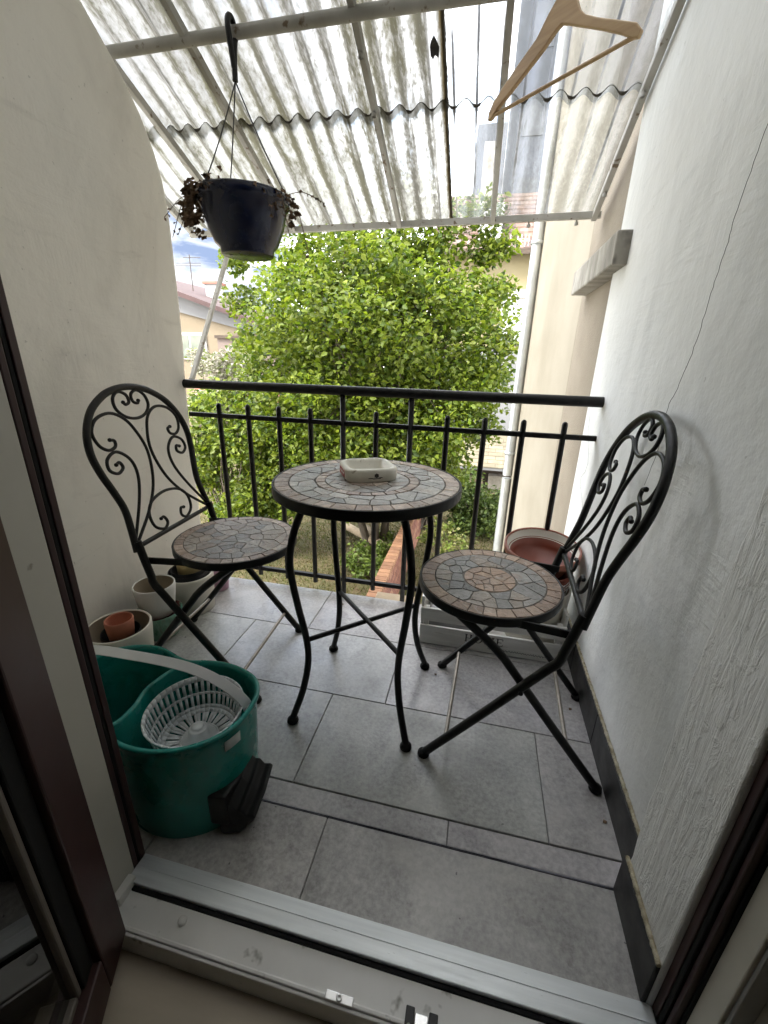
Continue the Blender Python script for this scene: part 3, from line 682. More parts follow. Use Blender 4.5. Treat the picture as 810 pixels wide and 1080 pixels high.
# ------------------------------------------------------------------ folding chairs (local +x points to the backrest)
BRN = [(.27,.185,.135),(.32,.23,.175),(.22,.15,.11),(.36,.275,.215)]; SLT = [(.18,.182,.18),(.225,.225,.22),(.28,.272,.255),(.145,.15,.152),(.24,.21,.18)]
def chair(label, loc, rz_, zones, seed, gpart):
    t = thing('folding_chair', loc, label, 'chair', 'folding bistro chairs', rz_)
    W2 = .187
    for s in (-1,1):
        A = crom([(0,.012),(.15,.204),(.262,.350),(.289,.385),(.305,.44),(.322,.515)], 5)
        A = [(p[0], s*(W2 - .004*(p[1]>.4)), p[1]) for p in [(a.x,a.y) for a in [Vector((q[0],q[1],0)) for q in A]]]
        lg = MB().tube(A, .0112, 10).build('leg', M['black'], t)
        MB().lathe([(0,0),(.014,0),(.0165,.004),(.0155,.012),(.010,.017),(0,.018)], 14, (-.003,s*W2,0)).build('foot', M['rubber'], lg)
        yb = s*(W2-.024)
        B = crom([(.437,.012),(.30,.184),(.19,.325),(.168,.352),(.13,.389),(.04,.462)], 5)
        lb = MB().tube([(p.x, yb, p.y) for p in B], .0108, 10).build('leg', M['black'], t)
        MB().lathe([(0,0),(.014,0),(.0165,.004),(.0155,.012),(.010,.017),(0,.018)], 14, (.440,yb,0)).build('foot', M['rubber'], lb)
        MB().tube([(.218,s*(W2+.014),.285),(.218,s*(W2-.040),.285)], .006, 10).build('pivot', M['black'], t)
        MB().bar((.150,s*(W2-.018),.459),(.318,s*(W2-.018),.449), .006, .020).build('bracket', M['black'], t, bevel=.001)
    MB().tube([(.052,-W2,.078),(.052,W2,.078)], .0058, 10).build('stretcher', M['rod'], t)
    MB().tube([(.352,-W2+.024,.118),(.352,W2-.024,.118)], .0058, 10).build('stretcher', M['rod'], t)
    MB().tube([(.060,-W2+.024,.447),(.060,W2-.024,.447)], .007, 8).build('seat_bar', M['black'], t)
    # seat
    sc = (.118,0); Rs = .189
    MB().lathe([(Rs-.02,.449),(Rs,.449),(Rs+.001,.452),(Rs+.001,.4705),(Rs,.4725),(Rs-.003,.4725),(Rs-.004,.470),(0,.470)], 80, (sc[0],0,0)).build('seat', M['black'], t)
    MB().lathe([(Rs-.02,.4495),(0,.4495)], 48, (sc[0],0,0)).build('seat_underside', M['black'], t)
    g = MB().lathe([(Rs-.0038,.4698),(Rs-.0038,.4708),(0,.4708)], 64, (sc[0],0,0)).build('grout_bed', M['grout'], t)
    mb = mosaic(zones, .0008, .0022, seed); mb.v = [(x+sc[0],y,z+.4708) for x,y,z in mb.v]
    mb.build('mosaic', M['mosaic'], g)
    # backrest
    eh = Vector((.235,0,.972)); b0 = Vector((.325,0,.497))
    def bp(v,h): return b0+Vector((0,v,0))+eh*h
    half = [(.190,-.012),(.181,.045),(.174,.11),(.185,.165),(.202,.225),(.208,.28),(.193,.335),(.155,.387),(.100,.422),(.05,.438)]
    loop = [(-v,h) for v,h in half]+[(0,.443)]+half[::-1]
    lp_ = crom([bp(*q) for q in loop], 5)
    bk = MB().tube(lp_, .0098, 10).build('backrest', M['black'], t)
    MB().tube([bp(-.183,.0),bp(.183,.0)], .0072, 10).build('cross_bar', M['black'], t)
    S_ = [(-.176,.010),(-.088,.084),(-.031,.159),(-.008,.25),(-.028,.322),(-.058,.360),(-.10,.376),(-.150,.365),(-.178,.333),(-.172,.297),(-.147,.279),(-.121,.284),(-.116,.300),(-.130,.305)]
    I_ = [(-.184,.014),(-.117,.112),(-.082,.185),(-.085,.238),(-.124,.27),(-.163,.257),(-.171,.228),(-.147,.212),(-.123,.223),(-.128,.240),(-.142,.236)]
    hh = [(-.031,.400),(-.024,.393),(-.008,.400),(-.011,.421),(-.038,.431),(-.064,.414),(-.067,.384),(-.041,.359),(0,.350)]
    ah = [(-.057,.042),(-.043,.043),(-.036,.022),(-.058,.009),(-.092,.030),(-.095,.072),(-.065,.104),(0,.117)]
    curves = [S_, [(-v,h) for v,h in S_], I_, [(-v,h) for v,h in I_], hh+[(-v,h) for v,h in hh[-2::-1]], ah+[(-v,h) for v,h in ah[-2::-1]]]
    for c in curves:
        pts = crom([bp(*q) for q in c], 6)
        MB().tube(pts, .0046, 8).build('scroll', M['black'], bk)
        for e in (pts[0], pts[-1]):
            if (e-b0).dot(eh) > .03: MB().lathe([(0,-.006),(.0045,-.004),(.006,0),(.0045,.004),(0,.006)], 10, e).build('scroll_tip', M['black'], bk)
    return t
chair('black folding chair with brown and slate mosaic seat, against the white wall', (-.046,1.067,0), math.radians(-2.6),
      [('ring',.148,.1845,28,BRN),('crazy',.070,.1465,34,SLT),('crazy',0,.0685,16,BRN[:2]+[(.33,.22,.15)])], 21, 1)
MIX = [(.28,.245,.21),(.25,.245,.235),(.31,.265,.225),(.22,.218,.21),(.34,.31,.28)]
chair('black folding chair with paler mixed mosaic seat, beside the cream partition', (-.607,1.130,0), math.radians(182.6),
      [('ring',.158,.1845,26,TAN),('crazy',0,.1565,46,MIX)], 33, 2)

# ------------------------------------------------------------------ mop bucket
bu = thing('mop_bucket', (-.66,.64,0), 'teal plastic mop bucket with a pale grey spin basket and black pedal', 'bucket')
RIM = [(-0.7070,0.5457),(-0.6671,0.5248),(-0.6112,0.5172),(-0.5523,0.5257),(-0.4982,0.5533),(-0.4612,0.5931),(-0.4441,0.6434),(-0.4479,0.7070),(-0.4745,0.7497),(-0.5220,0.7734),(-0.5789,0.7829),(-0.6311,0.7763),(-0.6719,0.7658),(-0.7070,0.7734),(-0.7744,0.7953),(-0.8380,0.7877),(-0.8921,0.7545),(-0.9186,0.6975),(-0.9063,0.6311),(-0.8588,0.5884),(-0.8019,0.5751),(-0.7497,0.5694)]
BAS = [(-.66+(x+.66)*.93, .645+(y-.645)*.93) for x,y in RIM]
def pring(t, z, grow=0.0):
    cx, cy = -.66, .645; pts = []
    for (a,b) in zip(RIM, BAS):
        x = b[0]+(a[0]-b[0])*t; y = b[1]+(a[1]-b[1])*t
        d = math.hypot(x-cx,y-cy); k = 1+grow/d
        pts.append((cx+(x-cx)*k, cy+(y-cy)*k, z))
    return crom(pts, 4, True)
ZR = .280
def taper(z): 
    u = z/ZR; return u**.8 if u > 0 else 0
rings = [pring(0,.0005)]+[pring(taper(z),z) for z in (.008,.05,.10,.15,.20,.25)]+[pring(1,ZR-.012),pring(1,ZR-.010,.007),pring(1,ZR-.002,.008),pring(1,ZR,.004),pring(1,ZR-.001,-.002),pring(1,ZR-.012,-.004)]+[pring(taper(z),z,-.005) for z in (.20,.15,.10,.05)]+[pring(taper(.016),.016,-.006)]
loft(rings, True, True).build('tub', M['teal'], bu, bu.location)
# ridge that divides the two basins
DV = crom([(-0.7070,0.5457,0),(-0.6975,0.5694,-.004),(-0.7004,0.6169,-.008),(-0.7136,0.6690,-.010),(-0.7042,0.7165,-.008),(-0.6852,0.7497,-.004),(-0.6719,0.7649,0)], 5)
mb = MB(); n = len(DV); vs = []; w = .006
for p in DV:
    for (dx,dz) in ((-w,-.26),(-w,-.004),(-w*.5,0),(w*.5,0),(w,-.004),(w,-.26)): vs.append((p.x+dx, p.y, ZR+p.z+dz))
fs = [(i*6+k, i*6+k+1, (i+1)*6+k+1, (i+1)*6+k) for i in range(n-1) for k in range(5)]
mb.add(vs, fs, True).build('divider', M['teal'], bu, bu.location)
# spin basket: slotted wall and floor, hub
bc = Vector((-.5675,.647,ZR-.018)); BR = .104
mb = MB(); NS = 44
def bring(r, z): return (r, z)
levels = [(BR+.004,.004,0),(BR,.004,0),(BR-.002,-.008,1),(BR-.008,-.036,0),(BR-.010,-.042,1),(BR-.017,-.068,0),(BR-.021,-.076,0),(BR-.030,-.082,1),(.044,-.086,0),(.036,-.086,0)]
for i in range(len(levels)-1):
    (r0,z0,sl_),(r1,z1,_) = levels[i], levels[i+1]
    for k in range(NS):
        a0 = 2*PI*k/NS; a1 = a0 + 2*PI/NS*(.52 if sl_ else 1)
        if sl_ and i == 7 and k % 2: a1 = a0+2*PI/NS*1.0
        q = [(r0*math.cos(a0),r0*math.sin(a0),z0),(r0*math.cos(a1),r0*math.sin(a1),z0),(r1*math.cos(a1),r1*math.sin(a1),z1),(r1*math.cos(a0),r1*math.sin(a0),z1)]
        mb.add([bc+Vector(v) for v in q], [(0,1,2,3)], True)
bsk = mb.build('spin_basket', M['grey_plastic'], bu, bu.location, solid=.0022)
MB().lathe([(.040,-.086),(.036,-.080),(.024,-.074),(.021,-.056),(.018,-.053),(.015,-.053),(.014,-.049),(.010,-.046),(0,-.045)], 28, bc).build('hub', M['grey_plastic'], bsk, bu.location)
# handle band
HP = crom([(-0.9348,0.6833,0.2661),(-0.9158,0.6852,0.3135),(-0.8636,0.6852,0.3391),(-0.7592,0.6852,0.3448),(-0.6643,0.6852,0.3458),(-0.5979,0.6852,0.3410),(-0.5409,0.6852,0.3258),(-0.4935,0.6852,0.3012),(-0.4631,0.6852,0.2727),(-0.4536,0.6852,0.2471)], 5)
mb = MB(); vs = []; 
for i,p in enumerate(HP):
    t = (HP[min(i+1,len(HP)-1)]-HP[max(i-1,0)]).normalized(); nrm = Vector((-t.z,0,t.x)); wv = (Vector((0,1,0))*.86+nrm*.5).normalized()*.0115; nn = t.cross(wv).normalized()*.0022
    vs += [p-wv-nn, p+wv-nn, p+wv+nn, p-wv+nn]
fs = [(i*4+k, i*4+(k+1)%4, (i+1)*4+(k+1)%4, (i+1)*4+k) for i in range(len(HP)-1) for k in range(4)]+[(3,2,1,0),tuple(len(vs)-4+k for k in range(4))]
mb.add(vs, fs).build('handle', M['handle_plastic'], bu, bu.location, bevel=.001)
for (px_, py_, pz_) in (HP[-1], HP[0]):
    MB().lathe([(0,-.006),(.011,-.006),(.012,0),(.011,.006),(0,.006)], 18, (px_, py_, pz_+.006), Matrix.Rotation(PI/2, 3, 'Y')).build('handle_pivot', M['handle_plastic'], bu, bu.location)
# sticker on the tub
mb = MB(); vs = []
RR = pring(1,.25)[4*5+0:4*6-0]
for p in RR:
    d = Vector((p.x+.5675, p.y-.647, 0)).normalized()
    vs += [p-d*.0005+Vector((0,0,-.028)), p+d*.0014]
mb.add(vs, [(2*i,2*i+2,2*i+3,2*i+1) for i in range(len(RR)-1)], True).build('sticker', M['label'], bu, bu.location, solid=.0008)
# pedal block and pedal
MB().prism([(-.480,.560),(-.440,.572),(-.418,.605),(-.424,.650),(-.475,.668)], 2, .001, .035).build('pedal_base', M['black_plastic'], bu, bu.location, bevel=.008)
MB().prism([(-.500,.560),(-.458,.566),(-.448,.650),(-.490,.668)], 2, .03, .12).build('pedal_housing', M['black_plastic'], bu, bu.location, bevel=.006)
mb = MB()
prof_p = [(-.470,.112),(-.458,.118),(-.443,.102),(-.432,.106),(-.420,.092),(-.404,.097),(-.398,.091),(-.414,.072),(-.425,.050),(-.440,.034),(-.470,.034)]
vs = []; n = len(prof_p)
for (y, dx, dz) in ((.572,.006,-.022),(.622,.008,.0),(.676,.0,.014)): vs += [(x+dx, y, z+dz) for x,z in prof_p]
fs = [(j*n+k, j*n+(k+1)%n, (j+1)*n+(k+1)%n, (j+1)*n+k) for j in range(2) for k in range(n)]+[tuple(range(n-1,-1,-1)),tuple(range(2*n,3*n))]
mb.add(vs, fs).build('pedal', M['black_plastic'], bu, bu.location, bevel=.003)

# ------------------------------------------------------------------ pots
def potprof(r0, r1, h, t=.008, lip=0.0, zi=.02):
    return [(0,0),(r0-.004,0),(r0,.004),(r1-lip,h-.018),(r1,h-.014),(r1,h-.003),(r1-.002,h),(r1-t+.002,h),(r1-t,h-.003)]
def pot(name, loc, label, r0, r1, h, mat, inmat, t=.008, group='flower pots by the partition wall', zi=.02, body=None):
    p = thing(name, loc, label, 'pot', group)
    (body or MB().lathe(potprof(r0,r1,h,t), 44)).build('pot_wall', M[mat], p)
    MB().lathe([(r1-t,h-.003),(r0-t,zi),(0,zi)], 40).build('inside', M[inmat], p)
    return p
pot('flower_pot', (-1.112,.985,0), 'wide cream pot holding small nested pots, nearest the mop bucket', .088,.100,.162,'cream_pot','pot_in')
pot('flower_pot', (-1.112,.99,.0205), 'dark plastic pot inside the wide cream pot, under the salmon one', .045,.060,.118,'black_plastic','rubber',.003)
pot('flower_pot', (-1.105,.985,.1), 'small salmon clay pot nested in the wide cream pot', .036,.043,.090,'small_terra','small_terra',.005)
pot('flower_pot', (-1.125,1.178,0), 'squat green glazed pot with dark red rim, under the white pot', .066,.084,.100,'green_glaze','dark_red')
MB_ = MB()
prf = potprof(.058,.073,.125,.006); vs = []; n = 60
MB_.lathe(prf, 60)
pot('flower_pot', (-1.13,1.183,.085), 'white ribbed pot standing in the green glazed pot', .058,.073,.125,'ribbed_pot','pot_in',.006, body=MB_)
pot('flower_pot', (-1.19,1.09,0), 'small dark red pot tucked behind the cream one by the wall', .038,.046,.11,'dark_red','dark_red')
pot('flower_pot', (-1.118,1.365,0), 'tall cream cylinder pot with nested black pots inside', .086,.094,.165,'cream_pot','pot_in')
pot('flower_pot', (-1.118,1.365,.0205), 'black plastic pot nested in the tall cream cylinder', .066,.080,.158,'black_plastic','rubber',.003)
pot('flower_pot', (-1.118,1.365,.045), 'thinner black pot nested innermost in the tall cream cylinder', .058,.068,.143,'black_plastic','rubber',.003)
pot('flower_pot', (-1.112,1.365,.066), 'brassy gold pot topping the nest in the tall cream cylinder', .040,.048,.150,'gold','gold',.004)
pot('flower_pot', (-1.100,1.53,0), 'mauve pink pot beside the railing at the floor edge', .040,.050,.128,'pink','pink',.005)

# ------------------------------------------------------------------ crate with pots at right
cr = thing('wooden_crate', (.12,1.48,0), 'whitewashed wooden crate with HOME printed on its front slat', 'crate')
def cp(name, *bx): return MB().box(*bx).build(name, M['crate'], cr, cr.location, bevel=.002)
lower = cp('slat', -.140,.376,1.366,1.376,.004,.083)
cp('slat', -.140,.376,1.366,1.376,.104,.158)
cp('slat', -.140,.376,1.602,1.612,.004,.083); cp('slat', -.140,.376,1.602,1.612,.104,.158)
for x in (-.140,.366):
    cp('end_panel', x,x+.010,1.3765,1.6015,.004,.200)
cp('base_board', -.129,.3655,1.377,1.6012,.002,.012)
for x in (-.128,.346):
    for y in (1.377,1.583): cp('corner_post', x,x+.018,y,y+.018,.0125,.157)
# serif capitals H O M E, as raised ink
def serif(letters, x, z, h, y):
    mb = MB(); t = h*.16; th = h*.06; yy0, yy1 = y-.0008, y
    def st(x0,x1,z0,z1): mb.box(x0,x1,yy0,yy1,z0,z1)
    def stem(cx, wide=t): st(cx-wide/2,cx+wide/2,z,z+h); st(cx-wide,cx+wide,z-.0001,z+th); st(cx-wide,cx+wide,z+h-th,z+h+.0001)
    for L in letters:
        if L == 'H':
            w = h*.85; stem(x+t); stem(x+w-t); st(x+t,x+w-t,z+h*.47,z+h*.53)
        elif L == 'O':
            w = h*.95; c = (x+w/2, z+h/2); n = 28; vs = []
            for k in range(n):
                a = 2*PI*k/n; vs.append((c[0]+w/2*math.cos(a), yy0, c[1]+h/2*1.03*math.sin(a))); vs.append((c[0]+(w/2-t)*math.cos(a), yy0, c[1]+(h/2-th)*math.sin(a)))
            mb.add(vs, [(2*k,2*((k+1)%n),2*((k+1)%n)+1,2*k+1) for k in range(n)])
        elif L == 'M':
            w = h*1.1; stem(x+t*.8,t*.6); stem(x+w-t); 
            mb.bar((x+t*.8,y-.0004,z+h),(x+w/2,y-.0004,z+h*.08), .0008, t*.9, (1,0,0)); mb.bar((x+w-t,y-.0005,z+h),(x+w/2,y-.0005,z+h*.08), .0008, t*.5, (1,0,0))
        else:
            w = h*.75; stem(x+t); st(x+t,x+w,z,z+th); st(x+t,x+w,z+h-th,z+h); st(x+t,x+w*.8,z+h*.47,z+h*.53); st(x+w-th,x+w,z,z+h*.25); st(x+w-th,x+w,z+h*.75,z+h)
        x += w + h*.22
    return mb, x
mb, xe = serif('HOME', .030, .040, .032, 1.3659)
mb.build('lettering', M['ink'], lower, cr.location)
pts = []; xx = .115
while xx < .33:      # one line of small script under the capitals
    k = len(pts); pts.append((xx, 1.3656, .024+.0045*math.sin(k*1.9)*random.uniform(.4,1.2))); xx += random.uniform(.0015,.0045)
MB().tube(pts, .0009, 4).build('script_line', M['ink'], lower, cr.location)
pot('planter', (.285,1.505,.0125), 'tall cream cylinder planter standing in the white crate', .100,.112,.235,'cream_pot','pot_in',group='planters stacked in the crate')
lf = pot('planter', (.285,1.512,.180), 'dark terracotta pot with white leaf pattern, under the wide bowl', .080,.108,.135,'terracotta_in','terracotta_in',.006,'planters stacked in the crate')
mb = MB()
for k in range(14):
    a0 = 2*PI*k/14
    for j in range(5):
        z = .030+.019*j
        for sgn in (-1,1):
            P = []
            for u in (0,.5,1):
                a = a0+sgn*.20*u; zz = z+.016*u; r = .0815+(.108-.080)*(zz/.117)*.98+.0022
                P.append((r*math.cos(a), r*math.sin(a), zz))
            mb.tube(P, .0016, 4)
    r1 = .0855; P = [((.0815+.028*(z/.117)*.98+.002)*math.cos(a0), (.0815+.028*(z/.117)*.98+.002)*math.sin(a0), z) for z in (.02,.06,.112)]
    mb.tube(P, .0013, 4)
mb.build('leaf_pattern', M['crate'], lf)
tp = thing('planter', (.276,1.535,.305), 'wide terracotta bowl tilted on top of the crate stack', 'pot', 'planters stacked in the crate')
tp.rotation_euler = (.14,0,0)
MB().lathe([(0,0),(.088,0),(.094,.004),(.118,.060),(.130,.062),(.1355,.066),(.1365,.088),(.134,.0915),(.1295,.0915),(.127,.088)], 52).build('pot_wall', M['terracotta'], tp)
MB().lathe([(.127,.088),(.122,.062),(.119,.058),(.112,.058),(.104,.030),(.088,.012),(0,.010)], 48).build('inside', M['terracotta_in'], tp)
MB().lathe([(.1272,.0885),(.1195,.0585),(.1125,.0583)], 48).build('pale_rim_band', M['cream_pot'], tp)
jr = thing('glass_bottle', (.16,1.44,.0125), 'small corked bottle lying in the white crate behind the slats', 'bottle')
mat_b = pmat('olive_bottle', (.10,.09,.05), (.16,.14,.09), 9, .2)
Mx = Matrix.Rotation(PI/2, 3, 'Y')
MB().lathe([(0,-.06),(.026,-.06),(.028,-.055),(.028,.03),(.012,.05),(.012,.075),(0,.075)], 24, (0,0,.085), Mx).build('bottle', mat_b, jr)
MB().lathe([(0,.074),(.0135,.074),(.0135,.09),(0,.09)], 16, (0,0,.085), Mx).build('cap', M['black_plastic'], jr)
tag(MB().box(-.12,.05,1.40,1.58,.0125,.098).build('storage_tin', pmat('grey_tin',(.28,.28,.28),(.36,.36,.36),6,.45,metal=.5), bevel=.01, seg=3), 'grey oblong tin at the left end of the white crate', 'tin')
tag(loft([rr(.035,.035,.01,0),rr(.038,.038,.012,.004),rr(.038,.038,.012,.085),rr(.030,.030,.012,.092)]).build('candle_jar', pmat('clear_jar',(.5,.52,.5),(.62,.63,.6),8,.15), off=(.105,-0.0,-.0)), 'pale square jar behind the crate slats beside the bottle', 'jar')
bpy.data.objects['candle_jar'].location = (.105+.105, 1.555, .0125)

# ------------------------------------------------------------------ scraps on the floor
for (x_, y_, sz, a_, lab) in ((.385,.80,.012,.4,'tiny dry leaf scrap by the black skirting, nearest the reveal'),(-.06,1.20,.011,1.1,'tiny dry leaf crumb between the table feet and the right chair'),(-.50,1.54,.015,2.6,'dry leaf scrap near the floor edge behind the table'),(.37,1.15,.013,.9,'tiny dry leaf scrap by the skirting under the right chair')):
    u = Vector((math.cos(a_),math.sin(a_),0))*sz; v_ = Vector((-u.y,u.x,0))*.4; p_ = Vector((x_,y_,.0015)); up = Vector((0,0,sz*.22))
    tag(MB().add([p_, p_+u*.4+v_+up, p_+u, p_+u*.45-v_+up*.7, p_+u*.5], [(0,4,1),(4,2,1),(0,3,4),(4,3,2)], True).build('leaf_scrap', M['dead'], solid=.0008), lab, 'leaf scrap', 'dry leaf scraps on the floor')
# ------------------------------------------------------------------ hanging pot
hx, hy = -.834, 1.53
hp = thing('hanging_pot', (hx,hy,1.345), 'navy hanging flower pot with withered plant, hung from the canopy by wires', 'hanging pot')
pw = MB().lathe([(0,0),(.083,0),(.087,.003),(.089,.020),(.104,.034),(.126,.085),(.140,.145),(.147,.147),(.149,.152),(.149,.172),(.146,.176),(.141,.176),(.139,.172),(.128,.11),(.09,.10),(0,.10)], 56).build('pot_wall', M['navy'], hp)
for k in range(4):
    a = k*PI/2+.6; MB().lathe([(.007,-.0012),(0,-.0012)], 10, (.055*math.cos(a),.055*math.sin(a),0)).build('drain_hole', M['ink'], hp)
MB().lathe([(.137,.150),(.1,.155),(0,.158)], 30).build('soil', M['dead'], hp)
top = Vector((0,0,.47))
for a in (.30, 2.45, 4.35):
    p = Vector((.147*math.cos(a),.147*math.sin(a),.168))
    pts = [p+(top-p)*t+Vector((0,0,-.012*math.sin(PI*t))) for t in (0,.25,.5,.75,1)]
    MB().tube(pts, .0021, 6).build('wire', M['wire'], hp)
    MB().lathe([(.002,-.010),(.006,-.004),(.006,.004),(.002,.010)], 8, p).build('wire_clip', M['wire'], hp)
hk = [(0,0,.47),(0,.004,.52),(.001,.012,.565),(0,.022,.592),(0,.008,.616),(0,-.012,.614),(0,-.021,.592),(0,-.012,.545),(0,0,.50)]
MB().tube(crom(hk,4), [.0085]*33, 8).build('hook', M['black_plastic'], hp)
mb = MB()
r_ = random.Random(5)
def crumple(mb, p, s, ang):
    u = Vector((math.cos(ang),math.sin(ang),r_.uniform(-1.4,.2))).normalized(); v = u.cross(Vector((r_.uniform(-1,1),r_.uniform(-1,1),r_.uniform(-.3,1)))).normalized(); w = u.cross(v)
    pts = [p, p+u*s*.3+v*s*.32+w*s*.16, p+u*s*.8+v*s*.2-w*s*.2, p+u*s*1.05+w*s*.22, p+u*s*.72-v*s*.25-w*s*.12, p+u*s*.3-v*s*.33+w*s*.2, p+u*s*.5+w*s*r_.uniform(-.25,.3)]
    mb.add(pts, [(0,1,6),(1,2,6),(2,3,6),(3,4,6),(4,5,6),(5,0,6)], True)
for k in range(230):
    a = r_.gauss(3.45,.55) if r_.random() < .8 else r_.gauss(.1,.5)
    rr_ = r_.uniform(.10,.168); z = .170+r_.gauss(.006,.009) - (max(0, rr_-.150)*r_.uniform(0,4.2) if abs(a-3.3) < 1.3 else max(0,rr_-.15)*2.5)
    crumple(mb, Vector((rr_*math.cos(a), rr_*math.sin(a), z)), r_.uniform(.013,.03), a)
for k in range(120):     # the heavy clump hanging over the left side
    a = r_.gauss(3.4,.33); d = r_.uniform(0,1)
    crumple(mb, Vector(((.156+.03*math.sin(d*PI)*r_.random()+.006)*math.cos(a), (.158+.02*r_.random())*math.sin(a), .178-.125*d*r_.uniform(.6,1.0))), r_.uniform(.013,.028), a+r_.uniform(-.6,.6))
for k in range(26):
    a = r_.gauss(-.05,.25); d = r_.uniform(0,1)
    crumple(mb, Vector((.158*math.cos(a), .158*math.sin(a), .17-.085*d)), r_.uniform(.014,.024), a)
stems = []
for (a,L,dz) in ((3.15,.12,-.10),(3.5,.10,-.13),(2.9,.11,-.02),(.05,.13,-.02),(-.3,.05,-.13),(.25,.07,-.16),(3.3,.14,-.06)):
    P = [Vector((.14*math.cos(a),.14*math.sin(a),.172)), Vector(((.14+L*.5)*math.cos(a),(.14+L*.5)*math.sin(a),.185+dz*.25)), Vector(((.14+L)*math.cos(a),(.14+L)*math.sin(a),.172+dz))]
    P = crom(P, 5); mb.tube(P, .0012, 4)
    for q in P[5:]: 
        if r_.random() < .7: crumple(mb, q, r_.uniform(.010,.018), r_.uniform(0,6))
mb.build('withered_plant', M['dead'], hp)

# ------------------------------------------------------------------ coat hanger
A_ = Vector((-.0669,1.6509,1.7263)); e_ = Vector((.737,-.6759,0)); n_ = e_.cross(Vector((0,0,1))).normalized()
hg = thing('coat_hanger', A_+e_*.24, 'wooden coat hanger hooked under the canopy near the right wall', 'hanger')
O_ = A_+e_*.24
def hpnt(s, z, d): return A_+e_*s+Vector((0,0,z))+n_*d
top_l = [(-.009,-.003),(-.008,.016),(.012,.036),(.055,.060),(.095,.080),(.160,.113),(.190,.146),(.212,.166),(.236,.182),(.250,.178),(.268,.146),(.282,.118),(.301,.099),(.335,.079),(.371,.061),(.431,.031),(.445,.014)]
bot_l = [(.440,.001),(.428,.004),(.395,.025),(.348,.051),(.29,.081),(.252,.101),(.236,.108),(.222,.104),(.185,.080),(.102,.041),(.029,.012),(.008,-.003)]
poly = top_l+bot_l; n = len(poly)
def bow(s): return -.045*((s-.22)/.22)**2*0.35
vs = [hpnt(s,z,.007+bow(s)) for s,z in poly]+[hpnt(s,z,-.007+bow(s)) for s,z in poly]
bm = bmesh.new(); bv = [bm.verts.new(v-O_) for v in vs]
f1 = bm.faces.new(bv[:n]); f2 = bm.faces.new(bv[n:][::-1])
for i in range(n): bm.faces.new((bv[i],bv[n+i],bv[n+(i+1)%n],bv[(i+1)%n]))
bmesh.ops.recalc_face_normals(bm, faces=bm.faces); bmesh.ops.triangulate(bm, faces=[f1,f2])
me = bpy.data.meshes.new('shoulder_bar'); bm.to_mesh(me); bm.free(); me.materials.append(M['wood'])
o = bpy.data.objects.new('shoulder_bar', me); C.objects.link(o); o.parent = hg
md = o.modifiers.new('bevel','BEVEL'); md.width = .003; md.segments = 3; md.limit_method = 'ANGLE'; md.angle_limit = math.radians(50)
MB().tube([hpnt(.012,.004,bow(.012)),hpnt(.432,.008,bow(.432))], .0048, 12).build('trouser_bar', M['wood2'], hg, O_)
top_ = Vector((.128,1.527,1.957)); b_ = hpnt(.240,.18,0)
hook = crom([b_, b_+Vector((0,.0,.012)), Vector((.128,1.500,1.922)), Vector((.128,1.503,1.945)), top_, Vector((.129,1.552,1.940)), Vector((.130,1.551,1.918))], 6)
MB().tube(hook, .0022, 8).build('hook', M['metal'], hg, O_)

# ------------------------------------------------------------------ outside: ground, lawn
GZ = -2.6
mb = MB(); mb.add([(-90,1.7,GZ),(90,1.7,GZ),(90,160,GZ),(-90,160,GZ)], [(0,1,2,3)])
struct(mb.build('ground', M['ground']))
def blades(n, xr, yr, name, label, hmin, hmax, cols):
    x = rng.uniform(*xr,n); y = rng.uniform(*yr,n); h = rng.uniform(hmin,hmax,n); a = rng.uniform(0,2*PI,n); w = .008
    lean = rng.normal(0,.4,(n,2))*h[:,None]
    V = np.empty((n,3,3)); V[:,0] = np.stack([x-w*np.cos(a),y-w*np.sin(a),0*x+GZ],1); V[:,1] = np.stack([x+w*np.cos(a),y+w*np.sin(a),0*x+GZ],1); V[:,2] = np.stack([x+lean[:,0],y+lean[:,1],GZ+h],1)
    me = bpy.data.meshes.new(name); me.vertices.add(n*3); me.vertices.foreach_set('co', V.ravel()); me.loops.add(n*3); me.loops.foreach_set('vertex_index', np.arange(n*3)); me.polygons.add(n); me.polygons.foreach_set('loop_start', np.arange(n)*3); me.update(); me.validate()
    at = me.color_attributes.new('Col','FLOAT_COLOR','CORNER'); cc = np.array(cols)[rng.integers(0,len(cols),n)]*rng.uniform(.7,1.3,(n,1)); at.data.foreach_set('color', np.repeat(np.concatenate([cc,np.ones((n,1))],1),3,0).ravel())
    me.materials.append(M['leaf2']); o = bpy.data.objects.new(name, me); C.objects.link(o)
    return tag(o, label, 'grass', kind='stuff')
blades(42000, (-6.5,1), (4.5,12), 'lawn_grass', 'patchy mossy lawn of short yellow-green grass below the balcony', .02,.07, [(.075,.09,.02),(.10,.095,.03),(.06,.075,.018),(.12,.10,.042)])

